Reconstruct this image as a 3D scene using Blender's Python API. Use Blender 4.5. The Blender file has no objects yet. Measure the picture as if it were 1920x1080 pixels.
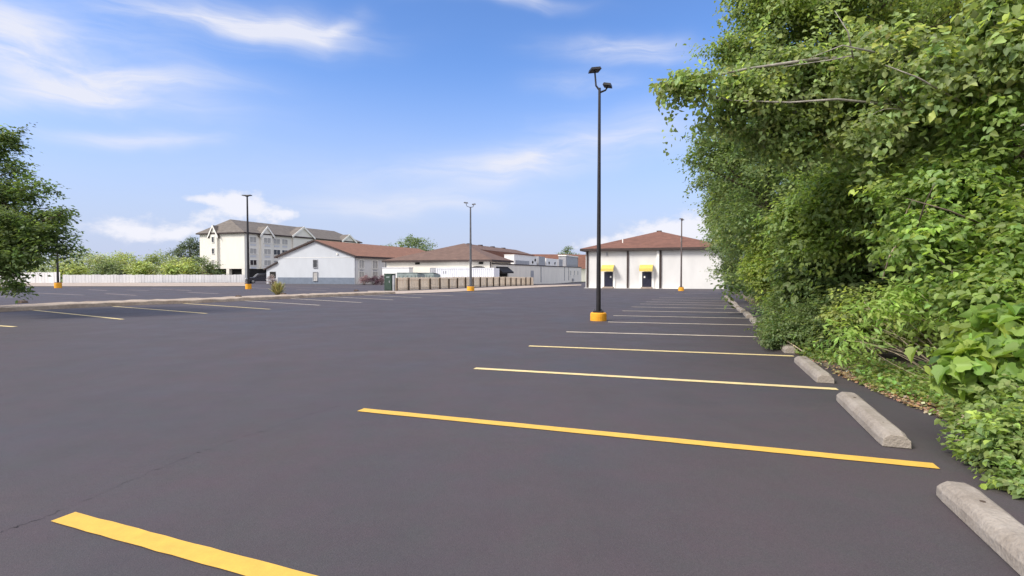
import bpy, math, random
import numpy as np
from mathutils import Vector
R = math.radians
sc = bpy.context.scene
col = sc.collection

# ------------------------------------------------------------------ camera
H_CAM, FPX, PITCH = 1.57, 1000.0, math.atan(29 / 1000.0)
cd = bpy.data.cameras.new('camera'); cam = bpy.data.objects.new('camera', cd); col.objects.link(cam)
cd.sensor_width = 36; cd.lens = 36 * FPX / 1920; cd.clip_end = 5000; cd.clip_start = 0.05
cam.location = (0, 0, H_CAM); cam.rotation_euler = (R(90) - PITCH, 0, 0)
sc.camera = cam

# ------------------------------------------------------------------ light
SUN_AZ, SUN_EL = R(245), R(40)          # azimuth clockwise from +Y
sl = bpy.data.lights.new('sun', 'SUN'); sl.energy = 1.6; sl.angle = R(16); sl.color = (1, .95, .87)
so = bpy.data.objects.new('sun', sl); col.objects.link(so)
sd = Vector((math.sin(SUN_AZ) * math.cos(SUN_EL), math.cos(SUN_AZ) * math.cos(SUN_EL), math.sin(SUN_EL)))
so.rotation_euler = sd.to_track_quat('Z', 'Y').to_euler(); so.location = (-20, -20, 40)
sc.cycles.max_bounces = 16; sc.cycles.diffuse_bounces = 8; sc.cycles.transmission_bounces = 10
sc.view_settings.view_transform = 'Standard'; sc.view_settings.look = 'None'
sc.view_settings.exposure = 1.54; sc.view_settings.gamma = 1; sc.view_settings.use_curve_mapping = False


def nn(nt, typ, **kw):
    n = nt.nodes.new(typ)
    for k, v in kw.items():
        if k.startswith('i_'):
            n.inputs[k[2:].replace('_', ' ')].default_value = v
        else:
            setattr(n, k, v)
    return n


def math_n(nt, op, a, b=None, c=None, clamp=False):
    n = nt.nodes.new('ShaderNodeMath'); n.operation = op; n.use_clamp = clamp
    for i, v in enumerate((a, b, c)):
        if v is None: continue
        if isinstance(v, (int, float)): n.inputs[i].default_value = v
        else: nt.links.new(v, n.inputs[i])
    return n.outputs[0]


def make_world():
    w = bpy.data.worlds.new('World'); sc.world = w; w.use_nodes = True
    nt = w.node_tree; nt.nodes.clear(); L = nt.links.new
    sky = nn(nt, 'ShaderNodeTexSky'); sky.sky_type = 'NISHITA'; sky.sun_disc = False
    sky.sun_elevation = SUN_EL; sky.sun_rotation = SUN_AZ; sky.altitude = 200
    sky.air_density = 1.0; sky.dust_density = 0.6; sky.ozone_density = 2.5
    tint = nn(nt, 'ShaderNodeMix', data_type='RGBA', blend_type='MULTIPLY'); tint.inputs['Factor'].default_value = 1
    L(sky.outputs[0], tint.inputs['A']); tint.inputs['B'].default_value = SKY_TINT
    geo = nn(nt, 'ShaderNodeTexCoord')
    sep = nn(nt, 'ShaderNodeSeparateXYZ'); L(geo.outputs['Generated'], sep.inputs[0])
    az = math_n(nt, 'ARCTAN2', sep.outputs[0], sep.outputs[1]); el = math_n(nt, 'ARCSINE', sep.outputs[2])
    cmb = nn(nt, 'ShaderNodeCombineXYZ'); L(az, cmb.inputs[0]); L(el, cmb.inputs[1])
    base = cmb.outputs[0]
    # gentle warp so that no streak is a clean ellipse
    wn = nn(nt, 'ShaderNodeTexNoise', i_Scale=5.0, i_Detail=3.0); L(base, wn.inputs['Vector'])
    wv = nn(nt, 'ShaderNodeVectorMath', operation='MULTIPLY_ADD'); L(wn.outputs['Color'], wv.inputs[0])
    wv.inputs[1].default_value = (.16, .07, 0); wv.inputs[2].default_value = (-.08, -.035, 0)
    ad = nn(nt, 'ShaderNodeVectorMath', operation='ADD'); L(base, ad.inputs[0]); L(wv.outputs[0], ad.inputs[1])
    warped = ad.outputs[0]

    def azel(px, py):
        x, z = (px - 960) / FPX, (511 - py) / FPX
        return math.atan(x), math.atan(z * math.cos(math.atan(x)))

    def blob(src, px, py, Lp, Wp, slope, s):
        a, e = azel(px, py)
        a2, e2 = azel(px + 40, py + 40 * slope)
        k = math.cos(a) ** 2 / FPX; ke = math.cos(a) / FPX
        m = nn(nt, 'ShaderNodeMapping', vector_type='TEXTURE')
        m.inputs['Location'].default_value = (a, e, 0); m.inputs['Rotation'].default_value = (0, 0, math.atan2(e2 - e, a2 - a))
        m.inputs['Scale'].default_value = (Lp * k, Wp * ke, 1); L(src, m.inputs[0])
        d = nn(nt, 'ShaderNodeVectorMath', operation='DOT_PRODUCT'); L(m.outputs[0], d.inputs[0]); L(m.outputs[0], d.inputs[1])
        g = math_n(nt, 'POWER', 0.3679, d.outputs['Value'])
        return math_n(nt, 'MULTIPLY', g, s)

    def total(lst, src):
        t = None
        for b in lst:
            v = blob(src, *b); t = v if t is None else math_n(nt, 'ADD', t, v)
        return t
    cirrus = [(90, 112, 350, 66, .24, 1.05), (330, 165, 150, 22, .05, .55), (80, 178, 190, 22, .02, .8), (0, 40, 130, 40, .1, .5),
              (400, 42, 230, 34, .16, .8), (545, 66, 130, 26, .12, 1.0), (640, 55, 60, 16, -.5, .4), (940, 8, 120, 10, .08, .8),
              (1170, 97, 120, 20, -.02, .85), (1085, 158, 70, 16, 0, .5), (930, 322, 200, 28, -.1, .75), (1050, 292, 140, 24, -.24, .7),
              (760, 386, 180, 18, -.04, .75), (250, 260, 120, 13, .05, .8), (1180, 250, 160, 45, -.1, .4), (600, 330, 300, 50, 0, .14)]
    ci = total(cirrus, warped)
    mp = nn(nt, 'ShaderNodeMapping'); mp.inputs['Scale'].default_value = (4.5, 26, 1); mp.inputs['Rotation'].default_value = (0, 0, R(7)); L(warped, mp.inputs[0])
    n1 = nn(nt, 'ShaderNodeTexNoise', i_Scale=1.0, i_Detail=6.0, i_Roughness=.6, i_Distortion=.6); L(mp.outputs[0], n1.inputs['Vector'])
    r1 = nn(nt, 'ShaderNodeMapRange', interpolation_type='SMOOTHSTEP'); L(n1.outputs[0], r1.inputs[0])
    r1.inputs[1].default_value = .22; r1.inputs[2].default_value = .78; r1.inputs[3].default_value = .22
    ci = math_n(nt, 'MULTIPLY', ci, r1.outputs[0])
    ci = math_n(nt, 'MULTIPLY', ci, 1.15, clamp=True)
    ci = math_n(nt, 'MULTIPLY', ci, .93)
    cumulus = [(235, 428, 85, 28, 0, 1.05), (320, 440, 60, 12, 0, .7), (383, 374, 40, 9, .05, .95), (470, 392, 66, 30, .1, 1.2), (440, 378, 30, 16, 0, .8), (545, 400, 30, 12, .1, .8),
               (385, 412, 40, 16, -.2, .8), (465, 440, 150, 20, 0, .55), (1110, 458, 45, 12, -.1, .9), (1210, 440, 95, 30, -.18, 1.1), (1320, 430, 80, 32, -.2, 1.1), (1420, 420, 80, 40, 0, .9),
               (-80, 440, 120, 20, 0, .9)]
    cu = total(cumulus, base)
    n2 = nn(nt, 'ShaderNodeTexNoise', i_Scale=30.0, i_Detail=8.0, i_Roughness=.6); 
    mp2 = nn(nt, 'ShaderNodeMapping'); mp2.inputs['Scale'].default_value = (1, 1.6, 1); L(base, mp2.inputs[0]); L(mp2.outputs[0], n2.inputs['Vector'])
    cs = math_n(nt, 'MULTIPLY_ADD', n2.outputs[0], 2.0, -1.02)
    cs = math_n(nt, 'ADD', cs, cu)
    r2 = nn(nt, 'ShaderNodeMapRange', interpolation_type='SMOOTHSTEP'); L(cs, r2.inputs[0])
    r2.inputs[1].default_value = .34; r2.inputs[2].default_value = 1.2
    cuf = math_n(nt, 'MULTIPLY', r2.outputs[0], .92)
    dens = math_n(nt, 'MAXIMUM', ci, cuf, clamp=True)
    hr = nn(nt, 'ShaderNodeMapRange', interpolation_type='SMOOTHSTEP'); L(el, hr.inputs[0]); hr.inputs[1].default_value = -.02; hr.inputs[2].default_value = .40; hr.inputs[3].default_value = 1; hr.inputs[4].default_value = 0
    hz = hr.outputs[0]       # pale air toward the horizon
    hm = nn(nt, 'ShaderNodeMix', data_type='RGBA'); L(math_n(nt, 'MULTIPLY', hz, .98), hm.inputs['Factor']); L(tint.outputs['Result'], hm.inputs['A']); hm.inputs['B'].default_value = HORIZON
    mix = nn(nt, 'ShaderNodeMix', data_type='RGBA'); L(dens, mix.inputs['Factor']); L(hm.outputs['Result'], mix.inputs['A'])
    cm = nn(nt, 'ShaderNodeMix', data_type='RGBA'); L(cuf, cm.inputs['Factor']); cm.inputs['A'].default_value = CLOUD; cm.inputs['B'].default_value = CUMULUS; L(cm.outputs['Result'], mix.inputs['B'])
    # unseen bright broken cloud deck, added overhead and behind the viewer to lift shaded walls
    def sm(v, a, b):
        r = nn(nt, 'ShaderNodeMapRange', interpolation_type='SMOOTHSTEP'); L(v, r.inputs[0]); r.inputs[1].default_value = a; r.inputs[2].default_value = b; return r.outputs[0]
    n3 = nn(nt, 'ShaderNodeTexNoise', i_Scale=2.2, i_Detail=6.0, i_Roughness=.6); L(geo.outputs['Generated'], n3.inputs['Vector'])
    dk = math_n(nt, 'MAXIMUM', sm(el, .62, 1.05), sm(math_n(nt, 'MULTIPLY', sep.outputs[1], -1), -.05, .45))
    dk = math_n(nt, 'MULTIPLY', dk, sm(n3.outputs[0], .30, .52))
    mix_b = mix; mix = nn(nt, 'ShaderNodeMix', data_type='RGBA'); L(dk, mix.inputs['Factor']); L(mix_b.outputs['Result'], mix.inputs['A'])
    mix.inputs['B'].default_value = FILL_DECK
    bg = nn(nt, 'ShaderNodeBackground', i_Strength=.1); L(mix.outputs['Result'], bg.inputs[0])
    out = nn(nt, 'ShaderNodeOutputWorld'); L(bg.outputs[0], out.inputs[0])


SKY_TINT = (.48, .60, .80, 1)
CLOUD = (2.9, 2.95, 3.3, 1)
FILL_DECK = (5.6, 5.6, 5.8, 1)  # added fill light from cloud outside the view
HORIZON = (1.97, 2.18, 2.9, 1)
CUMULUS = (3.2, 3.2, 3.45, 1)
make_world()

# ------------------------------------------------------------------ materials
MATS = {}


def mat(name, c, rough=.7, var=.12, scale=3.0, c2=None, bump=0, bscale=40, spec=.3, metal=0, stretch=(1, 1, 1), var2=.0, scale2=40):
    if name in MATS: return MATS[name]
    m = bpy.data.materials.new(name); m.use_nodes = True; nt = m.node_tree; L = nt.links.new
    p = nt.nodes['Principled BSDF']; p.inputs['Roughness'].default_value = rough; p.inputs['Specular IOR Level'].default_value = spec
    p.inputs['Metallic'].default_value = metal
    tc = nn(nt, 'ShaderNodeTexCoord'); mp = nn(nt, 'ShaderNodeMapping'); mp.inputs['Scale'].default_value = stretch; L(tc.outputs['Object'], mp.inputs[0])
    no = nn(nt, 'ShaderNodeTexNoise', i_Scale=scale, i_Detail=6.0, i_Roughness=.6); L(mp.outputs[0], no.inputs['Vector'])
    if c2 is None: c2 = tuple(x * (1 - 2 * var) for x in c); c1 = tuple(min(1, x * (1 + var)) for x in c)
    else: c1 = c
    rp = nn(nt, 'ShaderNodeMapRange'); L(no.outputs[0], rp.inputs[0]); rp.inputs[1].default_value = .3; rp.inputs[2].default_value = .7
    mx = nn(nt, 'ShaderNodeMix', data_type='RGBA'); L(rp.outputs[0], mx.inputs['Factor'])
    mx.inputs['A'].default_value = (*c2, 1); mx.inputs['B'].default_value = (*c1, 1)
    res = mx.outputs['Result']
    if var2:
        n3 = nn(nt, 'ShaderNodeTexNoise', i_Scale=scale2, i_Detail=4.0, i_Roughness=.7); L(mp.outputs[0], n3.inputs['Vector'])
        r3 = nn(nt, 'ShaderNodeMapRange'); L(n3.outputs[0], r3.inputs[0]); r3.inputs[1].default_value = .3; r3.inputs[2].default_value = .7
        r3.inputs[3].default_value = 1 - var2; r3.inputs[4].default_value = 1 + var2
        vm = nn(nt, 'ShaderNodeVectorMath', operation='SCALE'); L(res, vm.inputs[0]); L(r3.outputs[0], vm.inputs['Scale']); res = vm.outputs[0]
    L(res, p.inputs['Base Color'])
    if bump:
        bn = nn(nt, 'ShaderNodeTexNoise', i_Scale=bscale, i_Detail=5.0); L(tc.outputs['Object'], bn.inputs['Vector'])
        bp = nn(nt, 'ShaderNodeBump', i_Strength=bump, i_Distance=.02); L(bn.outputs[0], bp.inputs['Height']); L(bp.outputs[0], p.inputs['Normal'])
    MATS[name] = m
    return m


def leaf_mat(name, trans=.35, rough=.5):
    if name in MATS: return MATS[name]
    m = bpy.data.materials.new(name); m.use_nodes = True; nt = m.node_tree; L = nt.links.new
    p = nt.nodes['Principled BSDF']; p.inputs['Roughness'].default_value = rough; p.inputs['Specular IOR Level'].default_value = .35
    at = nn(nt, 'ShaderNodeAttribute', attribute_name='leaf_colour'); L(at.outputs['Color'], p.inputs['Base Color'])
    tr = nn(nt, 'ShaderNodeBsdfTranslucent'); vm = nn(nt, 'ShaderNodeVectorMath', operation='MULTIPLY'); L(at.outputs['Color'], vm.inputs[0])
    vm.inputs[1].default_value = (1.5, 1.5, .8); L(vm.outputs[0], tr.inputs['Color'])
    ms = nn(nt, 'ShaderNodeMixShader', i_Fac=trans); L(p.outputs[0], ms.inputs[1]); L(tr.outputs[0], ms.inputs[2])
    L(ms.outputs[0], nt.nodes['Material Output'].inputs[0])
    MATS[name] = m
    return m


def asphalt_mat():
    m = bpy.data.materials.new('asphalt'); m.use_nodes = True; nt = m.node_tree; L = nt.links.new
    p = nt.nodes['Principled BSDF']; p.inputs['Specular IOR Level'].default_value = .28
    tc = nn(nt, 'ShaderNodeTexCoord')

    def noise(scale, det, st=(1, 1, 1), rot=0, rgh=.6):
        mp = nn(nt, 'ShaderNodeMapping'); mp.inputs['Scale'].default_value = st; mp.inputs['Rotation'].default_value = (0, 0, rot); L(tc.outputs['Object'], mp.inputs[0])
        n = nn(nt, 'ShaderNodeTexNoise', i_Scale=scale, i_Detail=det, i_Roughness=rgh); L(mp.outputs[0], n.inputs['Vector']); return n.outputs[0]

    def rng(v, a, b, c=0., d=1.):
        r = nn(nt, 'ShaderNodeMapRange'); L(v, r.inputs[0])
        for i, x in enumerate((a, b, c, d)): r.inputs[i + 1].default_value = x
        return r.outputs[0]

    def mixc(f, A, B):
        x = nn(nt, 'ShaderNodeMix', data_type='RGBA'); L(f, x.inputs['Factor'])
        for k, v in (('A', A), ('B', B)):
            if isinstance(v, tuple): x.inputs[k].default_value = (*v, 1)
            else: L(v, x.inputs[k])
        return x.outputs['Result']
    c = mixc(rng(noise(.25, 5), .35, .65), (.060, .0505, .0555), (.069, .0515, .0545))
    c = mixc(rng(noise(1.1, 6, (1, .35, 1), R(19)),   .45, .75, 0, .75), c, (.050, .044, .046))       # sealer brush passes
    c = mixc(rng(noise(.5, 6, (.5, 2.2, 1), R(10)), .58, .74, 0, .6), c, (.078, .062, .061))       # dusty pale streaks
    c = mixc(rng(noise(.16, 4), .53, .66, 0, .8), c, (.054, .053, .064))                            # cooler patch
    c = mixc(rng(noise(2.6, 8, rgh=.68), .40, .62, 0, .42), c, (.058, .058, .056))                # grey green mottling
    c = mixc(rng(noise(1.7, 8, (1, 1.3, 1), R(40), .7), .46, .66, 0, .40), c, (.074, .052, .060))     # purple mottling
    g = noise(160, 3, rgh=.8); vm = nn(nt, 'ShaderNodeVectorMath', operation='SCALE'); L(c, vm.inputs[0]); L(rng(g, .3, .7, .68, 1.32), vm.inputs['Scale'])
    L(vm.outputs[0], p.inputs['Base Color'])
    L(rng(noise(.8, 4), .3, .7, .62, .8), p.inputs['Roughness'])
    bp = nn(nt, 'ShaderNodeBump', i_Strength=.35, i_Distance=.008); L(noise(110, 4), bp.inputs['Height']); L(bp.outputs[0], p.inputs['Normal'])
    return m


M = dict(
    asphalt=asphalt_mat(),
    soil=mat('soil', (.16, .125, .09), .95, .3, 4, bump=.6, bscale=30),
    grass=mat('grass_ground', (.10, .14, .05), .95, .3, .6),
    concrete=mat('concrete', (.33, .285, .24), .9, c2=(.215, .178, .142), scale=4.5, bump=.5, bscale=45, var2=.14, scale2=45),
    kerb=mat('kerb_concrete', (.42, .34, .265), .9, c2=(.25, .19, .145), scale=1.3, bump=.5, bscale=20, var2=.18, scale2=9),
    strip=mat('strip_concrete', (.42, .34, .28), .9, c2=(.28, .22, .18), scale=.8, var2=.15, scale2=6),
    yellow=mat('yellow_paint', (.64, .385, .065), .65, c2=(.55, .33, .06), scale=9, var2=.06, scale2=120),
    pale=mat('pale_yellow_paint', (.70, .55, .26), .7, c2=(.55, .43, .22), scale=6, var2=.1, scale2=80),
    cream=mat('cream_paint', (.62, .53, .40), .75, c2=(.42, .36, .30), scale=3, var2=.12, scale2=50),
    faint=mat('worn_paint', (.34, .27, .24), .8, c2=(.22, .185, .18), scale=1.2),
    base=mat('base_paint', (.78, .36, .025), .7, c2=(.66, .28, .02), scale=6, var2=.1),
    pole=mat('pole_metal', (.022, .019, .021), .45, .25, 3),
    polegrey=mat('grey_pole_metal', (.11, .11, .12), .5, .2, 3),
    polebrown=mat('brown_pole_metal', (.12, .095, .09), .6, .2, 3),
    lens=mat('lamp_lens', (.25, .25, .27), .2, .05, 3, spec=.5),
    white=mat('white_wall', (.62, .60, .58), .85, .035, .9, stretch=(1, 1, .35)),
    shadewhite=mat('shaded_white_wall', (.46, .475, .505), .85, .03, .9, stretch=(1, 1, .35)),  # white wall with the bluish shade of the gable end put into its colour
    warmwhite=mat('warm_white_wall', (.74, .69, .61), .85, .04, .9, stretch=(1, 1, .35)),
    creamwall=mat('cream_wall', (.70, .665, .60), .85, .03, .8, stretch=(1, 1, .3)),
    slate=mat('slate_blue_band', (.15, .175, .22), .8, .08, 1.5),
    roofred=mat('red_brown_shingle', (.17, .078, .053), .9, .16, 1.2, var2=.25, scale2=14, stretch=(1, 1, 2.5)),
    rooforange=mat('orange_brown_shingle', (.22, .108, .070), .9, .12, 1.2, var2=.22, scale2=14, stretch=(1, 1, 2.5)),
    roofbrown=mat('brown_shingle', (.145, .09, .069), .9, .14, 1.2, var2=.22, scale2=14, stretch=(1, 1, 2.5)),
    rooftaupe=mat('taupe_shingle', (.15, .128, .112), .9, .14, 1.0, var2=.2, scale2=10, stretch=(1, 1, 2.5)),
    fascia=mat('dark_fascia', (.055, .038, .035), .7, .15, 3),
    trim=mat('white_trim', (.78, .75, .70), .7, .04, 3),
    glass=mat('window_glass', (.03, .032, .04), .12, .3, 2, spec=.6),
    curtain=mat('window_curtain', (.42, .40, .38), .4, .25, 6, stretch=(4, 4, .5)),
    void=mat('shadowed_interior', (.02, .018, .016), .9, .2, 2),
    door=mat('dark_door', (.022, .022, .04), .45, .2, 4),
    awnyellow=mat('yellow_awning', (.62, .46, .11), .6, .06, 4),
    awnblack=mat('black_awning', (.022, .018, .017), .7, .2, 4),
    brick=mat('orange_brick', (.36, .17, .10), .9, .2, 8),
    garage=mat('grey_white_panel', (.55, .55, .58), .6, .05, 3),
    container=mat('white_corrugated_steel', (.70, .70, .74), .6, .05, 1.5, stretch=(1, 1, .3)),
    unitwhite=mat('white_sheet_metal', (.76, .74, .72), .5, .05, 2),
    unitgrey=mat('grey_sheet_metal', (.33, .33, .35), .5, .15, 3),
    green=mat('dark_green_steel', (.035, .06, .045), .55, .15, 3),
    sagesteel=mat('sage_green_steel', (.24, .28, .27), .6, .15, 2),
    wood=mat('weathered_picket_wood', (.80, .68, .53), .9, c2=(.60, .49, .37), scale=2.5, stretch=(3, 3, .4), var2=.15, scale2=20),
    post=mat('dark_post_wood', (.10, .07, .05), .9, .2, 4),
    fencewhite=mat('white_fence_board', (.72, .71, .71), .8, c2=(.56, .55, .56), scale=.9, stretch=(1.5, 1.5, .12), var2=.1, scale2=5),
    fencewhite2=mat('bright_fence_board', (.80, .79, .78), .8, c2=(.62, .61, .62), scale=.9, stretch=(1.5, 1.5, .12), var2=.08, scale2=5),
    bark=mat('bark', (.14, .105, .08), .95, .25, 6, stretch=(1, 1, .25), bump=.6, bscale=25),
    barkpale=mat('pale_bark', (.30, .27, .23), .95, .25, 6, stretch=(1, 1, .25), bump=.6, bscale=25),
    drystem=mat('dry_stem', (.42, .33, .24), .9, .2, 8),
    carpaint=mat('dark_car_paint', (.02, .018, .028), .25, .1, 3, spec=.5),
    tyre=mat('tyre_rubber', (.02, .02, .02), .8, .1, 3),
    rim=mat('wheel_metal', (.30, .30, .31), .35, .1, 3, metal=.6),
    lampred=mat('tail_lamp_red', (.35, .02, .02), .3, .1, 3),
    crack=mat('crack_dark', (.045, .04, .042), .9, .2, 3),
    stone=mat('broken_concrete', (.12, .085, .065), .9, .3, 6),
)
LEAF = leaf_mat('leaf', .48, .5)
LEAF_DULL = leaf_mat('dull_leaf', .28, .65)

# ------------------------------------------------------------------ geometry helpers
E1 = Vector((0.332, 0.943, 0)); E1.normalize()      # direction of the wheel stop row, away from the camera
E2 = Vector((E1.y, -E1.x, 0))                       # direction of the stall lines, to the right


def zg(x, y):
    t = min(1, max(0, (x + 4) / 14.)); t = t * t * (3 - 2 * t)
    s = .005 + .005 * t
    d = y - 20
    sp = 6 * math.log1p(math.exp(d / 6.)) if d < 120 else d
    sp = 110 * math.tanh(sp / 110.) if sp > 0 else 0
    return -s * sp


def ray(px, py):
    a, b = (px - 960) / FPX, (540 - py) / FPX
    y = math.cos(PITCH) + math.sin(PITCH) * b; z = math.cos(PITCH) * b - math.sin(PITCH)
    return a / y, z / y


def at(px, py, Y):
    u, v = ray(px, py); return Vector((u * Y, Y, H_CAM + v * Y))


def G(px, py, dz=0):
    u, v = ray(px, py); lo, hi = .5, 400.
    for _ in range(60):
        m = (lo + hi) / 2
        if H_CAM + v * m > zg(u * m, m): lo = m
        else: hi = m
    return Vector((u * lo, lo, zg(u * lo, lo) + dz))


class Frame:
    def __init__(s, o, e2=E2, e1=E1): s.o, s.a, s.b = Vector(o), e2, e1
    def __call__(s, a, b, z): p = s.o + s.a * a + s.b * b; return Vector((p.x, p.y, s.o.z + z))


WORLD = Frame((0, 0, 0), Vector((1, 0, 0)), Vector((0, 1, 0)))


class MB:
    def __init__(s): s.v, s.f = [], []
    def poly(s, *pts):
        n = len(s.v); s.v += [tuple(p) for p in pts]; s.f.append(tuple(range(n, n + len(pts)))); return s
    def box(s, F, a0, a1, b0, b1, z0, z1):
        n = len(s.v)
        s.v += [tuple(F(a, b, z)) for z in (z0, z1) for a, b in ((a0, b0), (a1, b0), (a1, b1), (a0, b1))]
        s.f += [tuple(n + i for i in q) for q in ((3, 2, 1, 0), (4, 5, 6, 7), (0, 1, 5, 4), (1, 2, 6, 5), (2, 3, 7, 6), (3, 0, 4, 7))]
        return s
    def tube(s, pts, rad, k=8, cap=True):
        pts = [Vector(p) for p in pts]; n0 = len(s.v); ref = Vector((.31, .87, .2)).normalized()
        for i, p in enumerate(pts):
            t = (pts[min(i + 1, len(pts) - 1)] - pts[max(i - 1, 0)]).normalized()
            r = ref if abs(t.dot(ref)) < .95 else Vector((1, 0, 0))
            x = t.cross(r).normalized(); y = t.cross(x)
            rr = rad[i] if hasattr(rad, '__len__') else rad
            for j in range(k):
                a = 2 * math.pi * j / k; s.v.append(tuple(p + x * (rr * math.cos(a)) + y * (rr * math.sin(a))))
        for i in range(len(pts) - 1):
            for j in range(k):
                a, b = n0 + i * k + j, n0 + i * k + (j + 1) % k; s.f.append((a, b, b + k, a + k))
        if cap:
            s.f.append(tuple(n0 + j for j in range(k))[::-1]); s.f.append(tuple(n0 + (len(pts) - 1) * k + j for j in range(k)))
        return s
    def prism(s, F, prof, b0, b1, axis='b'):
        """profile of (a, z) points pushed along b (or (b, z) along a)"""
        n = len(s.v); k = len(prof)
        for d in (b0, b1):
            for a, z in prof: s.v.append(tuple(F(a, d, z) if axis == 'b' else F(d, a, z)))
        s.f.append(tuple(range(n, n + k))[::-1]); s.f.append(tuple(range(n + k, n + 2 * k)))
        for j in range(k): s.f.append((n + j, n + (j + 1) % k, n + k + (j + 1) % k, n + k + j))
        return s
    def build(s, name, m, parent=None, origin=None, smooth=False, bevel=0):
        me = bpy.data.meshes.new(name)
        o = bpy.data.objects.new(name, me); col.objects.link(o)
        off = Vector((0, 0, 0))
        if parent is not None:
            o.parent = parent; q = parent
            while q is not None: off = off + q.location; q = q.parent
        elif origin is not None:
            o.location = origin; off = Vector(origin)
        me.from_pydata([(x - off.x, y - off.y, z - off.z) for x, y, z in s.v], [], s.f); me.validate()
        import bmesh
        bm = bmesh.new(); bm.from_mesh(me); bmesh.ops.recalc_face_normals(bm, faces=bm.faces[:]); bm.to_mesh(me); bm.free()
        me.materials.append(m)
        if smooth:
            for p in me.polygons: p.use_smooth = True
        if bevel:
            md = o.modifiers.new('bevel', 'BEVEL'); md.width = bevel; md.segments = 2
        return o


def tag(o, label, cat, group=None):
    o['label'] = label; o['category'] = cat
    if group: o['group'] = group
    return o


def empty(name, loc, label=None, cat=None, group=None):
    o = bpy.data.objects.new(name, None); col.objects.link(o); o.location = loc; o.empty_display_size = .2
    if label: tag(o, label, cat, group)
    return o


def structure(o): o['kind'] = 'structure'; return o


def copy_tree(o, parent=None):
    c = o.copy(); col.objects.link(c)
    if parent is not None: c.parent = parent
    for ch in list(o.children): copy_tree(ch, c)
    return c


ORD = ['nearest', 'second nearest', 'third nearest', 'fourth nearest', 'fifth nearest', 'sixth nearest', 'seventh nearest', 'eighth nearest',
       'ninth nearest', 'tenth nearest', 'eleventh nearest', 'twelfth nearest', 'thirteenth nearest', 'fourteenth nearest', 'fifteenth nearest']
ORDL = ['first', 'second', 'third', 'fourth', 'fifth', 'sixth', 'seventh', 'eighth', 'ninth', 'tenth', 'eleventh', 'twelfth', 'thirteenth', 'fourteenth', 'fifteenth', 'sixteenth', 'seventeenth', 'eighteenth']


def sheet(name, xs, ys, dz, m):
    V = [(x, y, zg(x, y) + dz) for y in ys for x in xs]; nx = len(xs)
    F = [(j * nx + i, j * nx + i + 1, (j + 1) * nx + i + 1, (j + 1) * nx + i) for j in range(len(ys) - 1) for i in range(nx - 1)]
    me = bpy.data.meshes.new(name); me.from_pydata(V, [], F); me.materials.append(m)
    for p in me.polygons: p.use_smooth = True
    o = bpy.data.objects.new(name, me); col.objects.link(o); return structure(o)


def ribbon(mb, L_, R_, dz):
    """strip between two polylines, draped on the ground"""
    n = len(mb.v)
    for l, r in zip(L_, R_):
        mb.v.append((l[0], l[1], zg(l[0], l[1]) + dz)); mb.v.append((r[0], r[1], zg(r[0], r[1]) + dz))
    for i in range(len(L_) - 1): mb.f.append((n + 2 * i, n + 2 * i + 1, n + 2 * i + 3, n + 2 * i + 2))
    return mb


# ------------------------------------------------------------------ ground
sheet('parking_lot', [x * 1.0 for x in range(-110, 46)], [y * 1.0 for y in range(-14, 142)], 0, M['asphalt'])
far = [-2500, -900, -400, -200] + list(range(-120, 61, 12)) + [120, 250, 600, 1500, 2500]
fary = [-2500, -600, -150, -60, -30, -15, 0] + list(range(12, 160, 12)) + [200, 320, 700, 1500, 2600]
sheet('ground', far, fary, -.09, M['grass'])

# soil bank under the hedge, ragged edge over the asphalt
O = Vector((4.62, 5.2, 0))
def Hp(s, t): return O + E1 * s + E2 * t
def foot_t(s):
    k = [(-20, 0), (.3, 0), (1.3, -.22), (3.0, -.48), (5.2, -.78), (7.2, -.7), (9.5, .1), (60, .1)]
    for (a, u), (b, v) in zip(k[:-1], k[1:]):
        if a <= s < b: return u + (v - u) * (s - a) / (b - a)
    return 0
rnd = random.Random(5)
mb = MB(); Ls, Rs, R2s = [], [], []
s_ = -14.
while s_ < 47:
    e = foot_t(s_) + .10 + .12 * math.sin(s_ * .9) + .10 * math.sin(s_ * 2.7 + 1) + rnd.uniform(-.06, .06)
    Ls.append(Hp(s_, e)); Rs.append(Hp(s_, 1.6)); R2s.append(Hp(s_, 30)); s_ += .3
ribbon(mb, Ls, Rs, .012); ribbon(mb, Rs, R2s, .012)
structure(mb.build('soil_bank', M['soil']))


def line_mesh(A, B, w=.07, dz=.006):
    A, B = Vector((A[0], A[1], 0)), Vector((B[0], B[1], 0)); d = (B - A); n = max(2, int(d.length / .5)); t = d.normalized(); s = Vector((t.y, -t.x, 0))
    L_, R_ = [], []
    n = max(n, int(d.length / .12)) if d.length < 12 else n; rj = random.Random(int(abs(A.x * 97 + A.y * 31) * 10))
    for i in range(n + 1):
        p = A + d * (i / n); L_.append(p - s * (w + rj.uniform(-.004, .003))); R_.append(p + s * (w + rj.uniform(-.004, .003)))
    return ribbon(MB(), L_, R_, dz)


def paint_line(A, B, m, label, group, w=.07):
    mid = (Vector(A) + Vector(B)) / 2
    return tag(line_mesh(A, B, w).build('parking_line', m, origin=(mid.x, mid.y, zg(mid.x, mid.y))), label, 'parking line', group)


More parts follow.
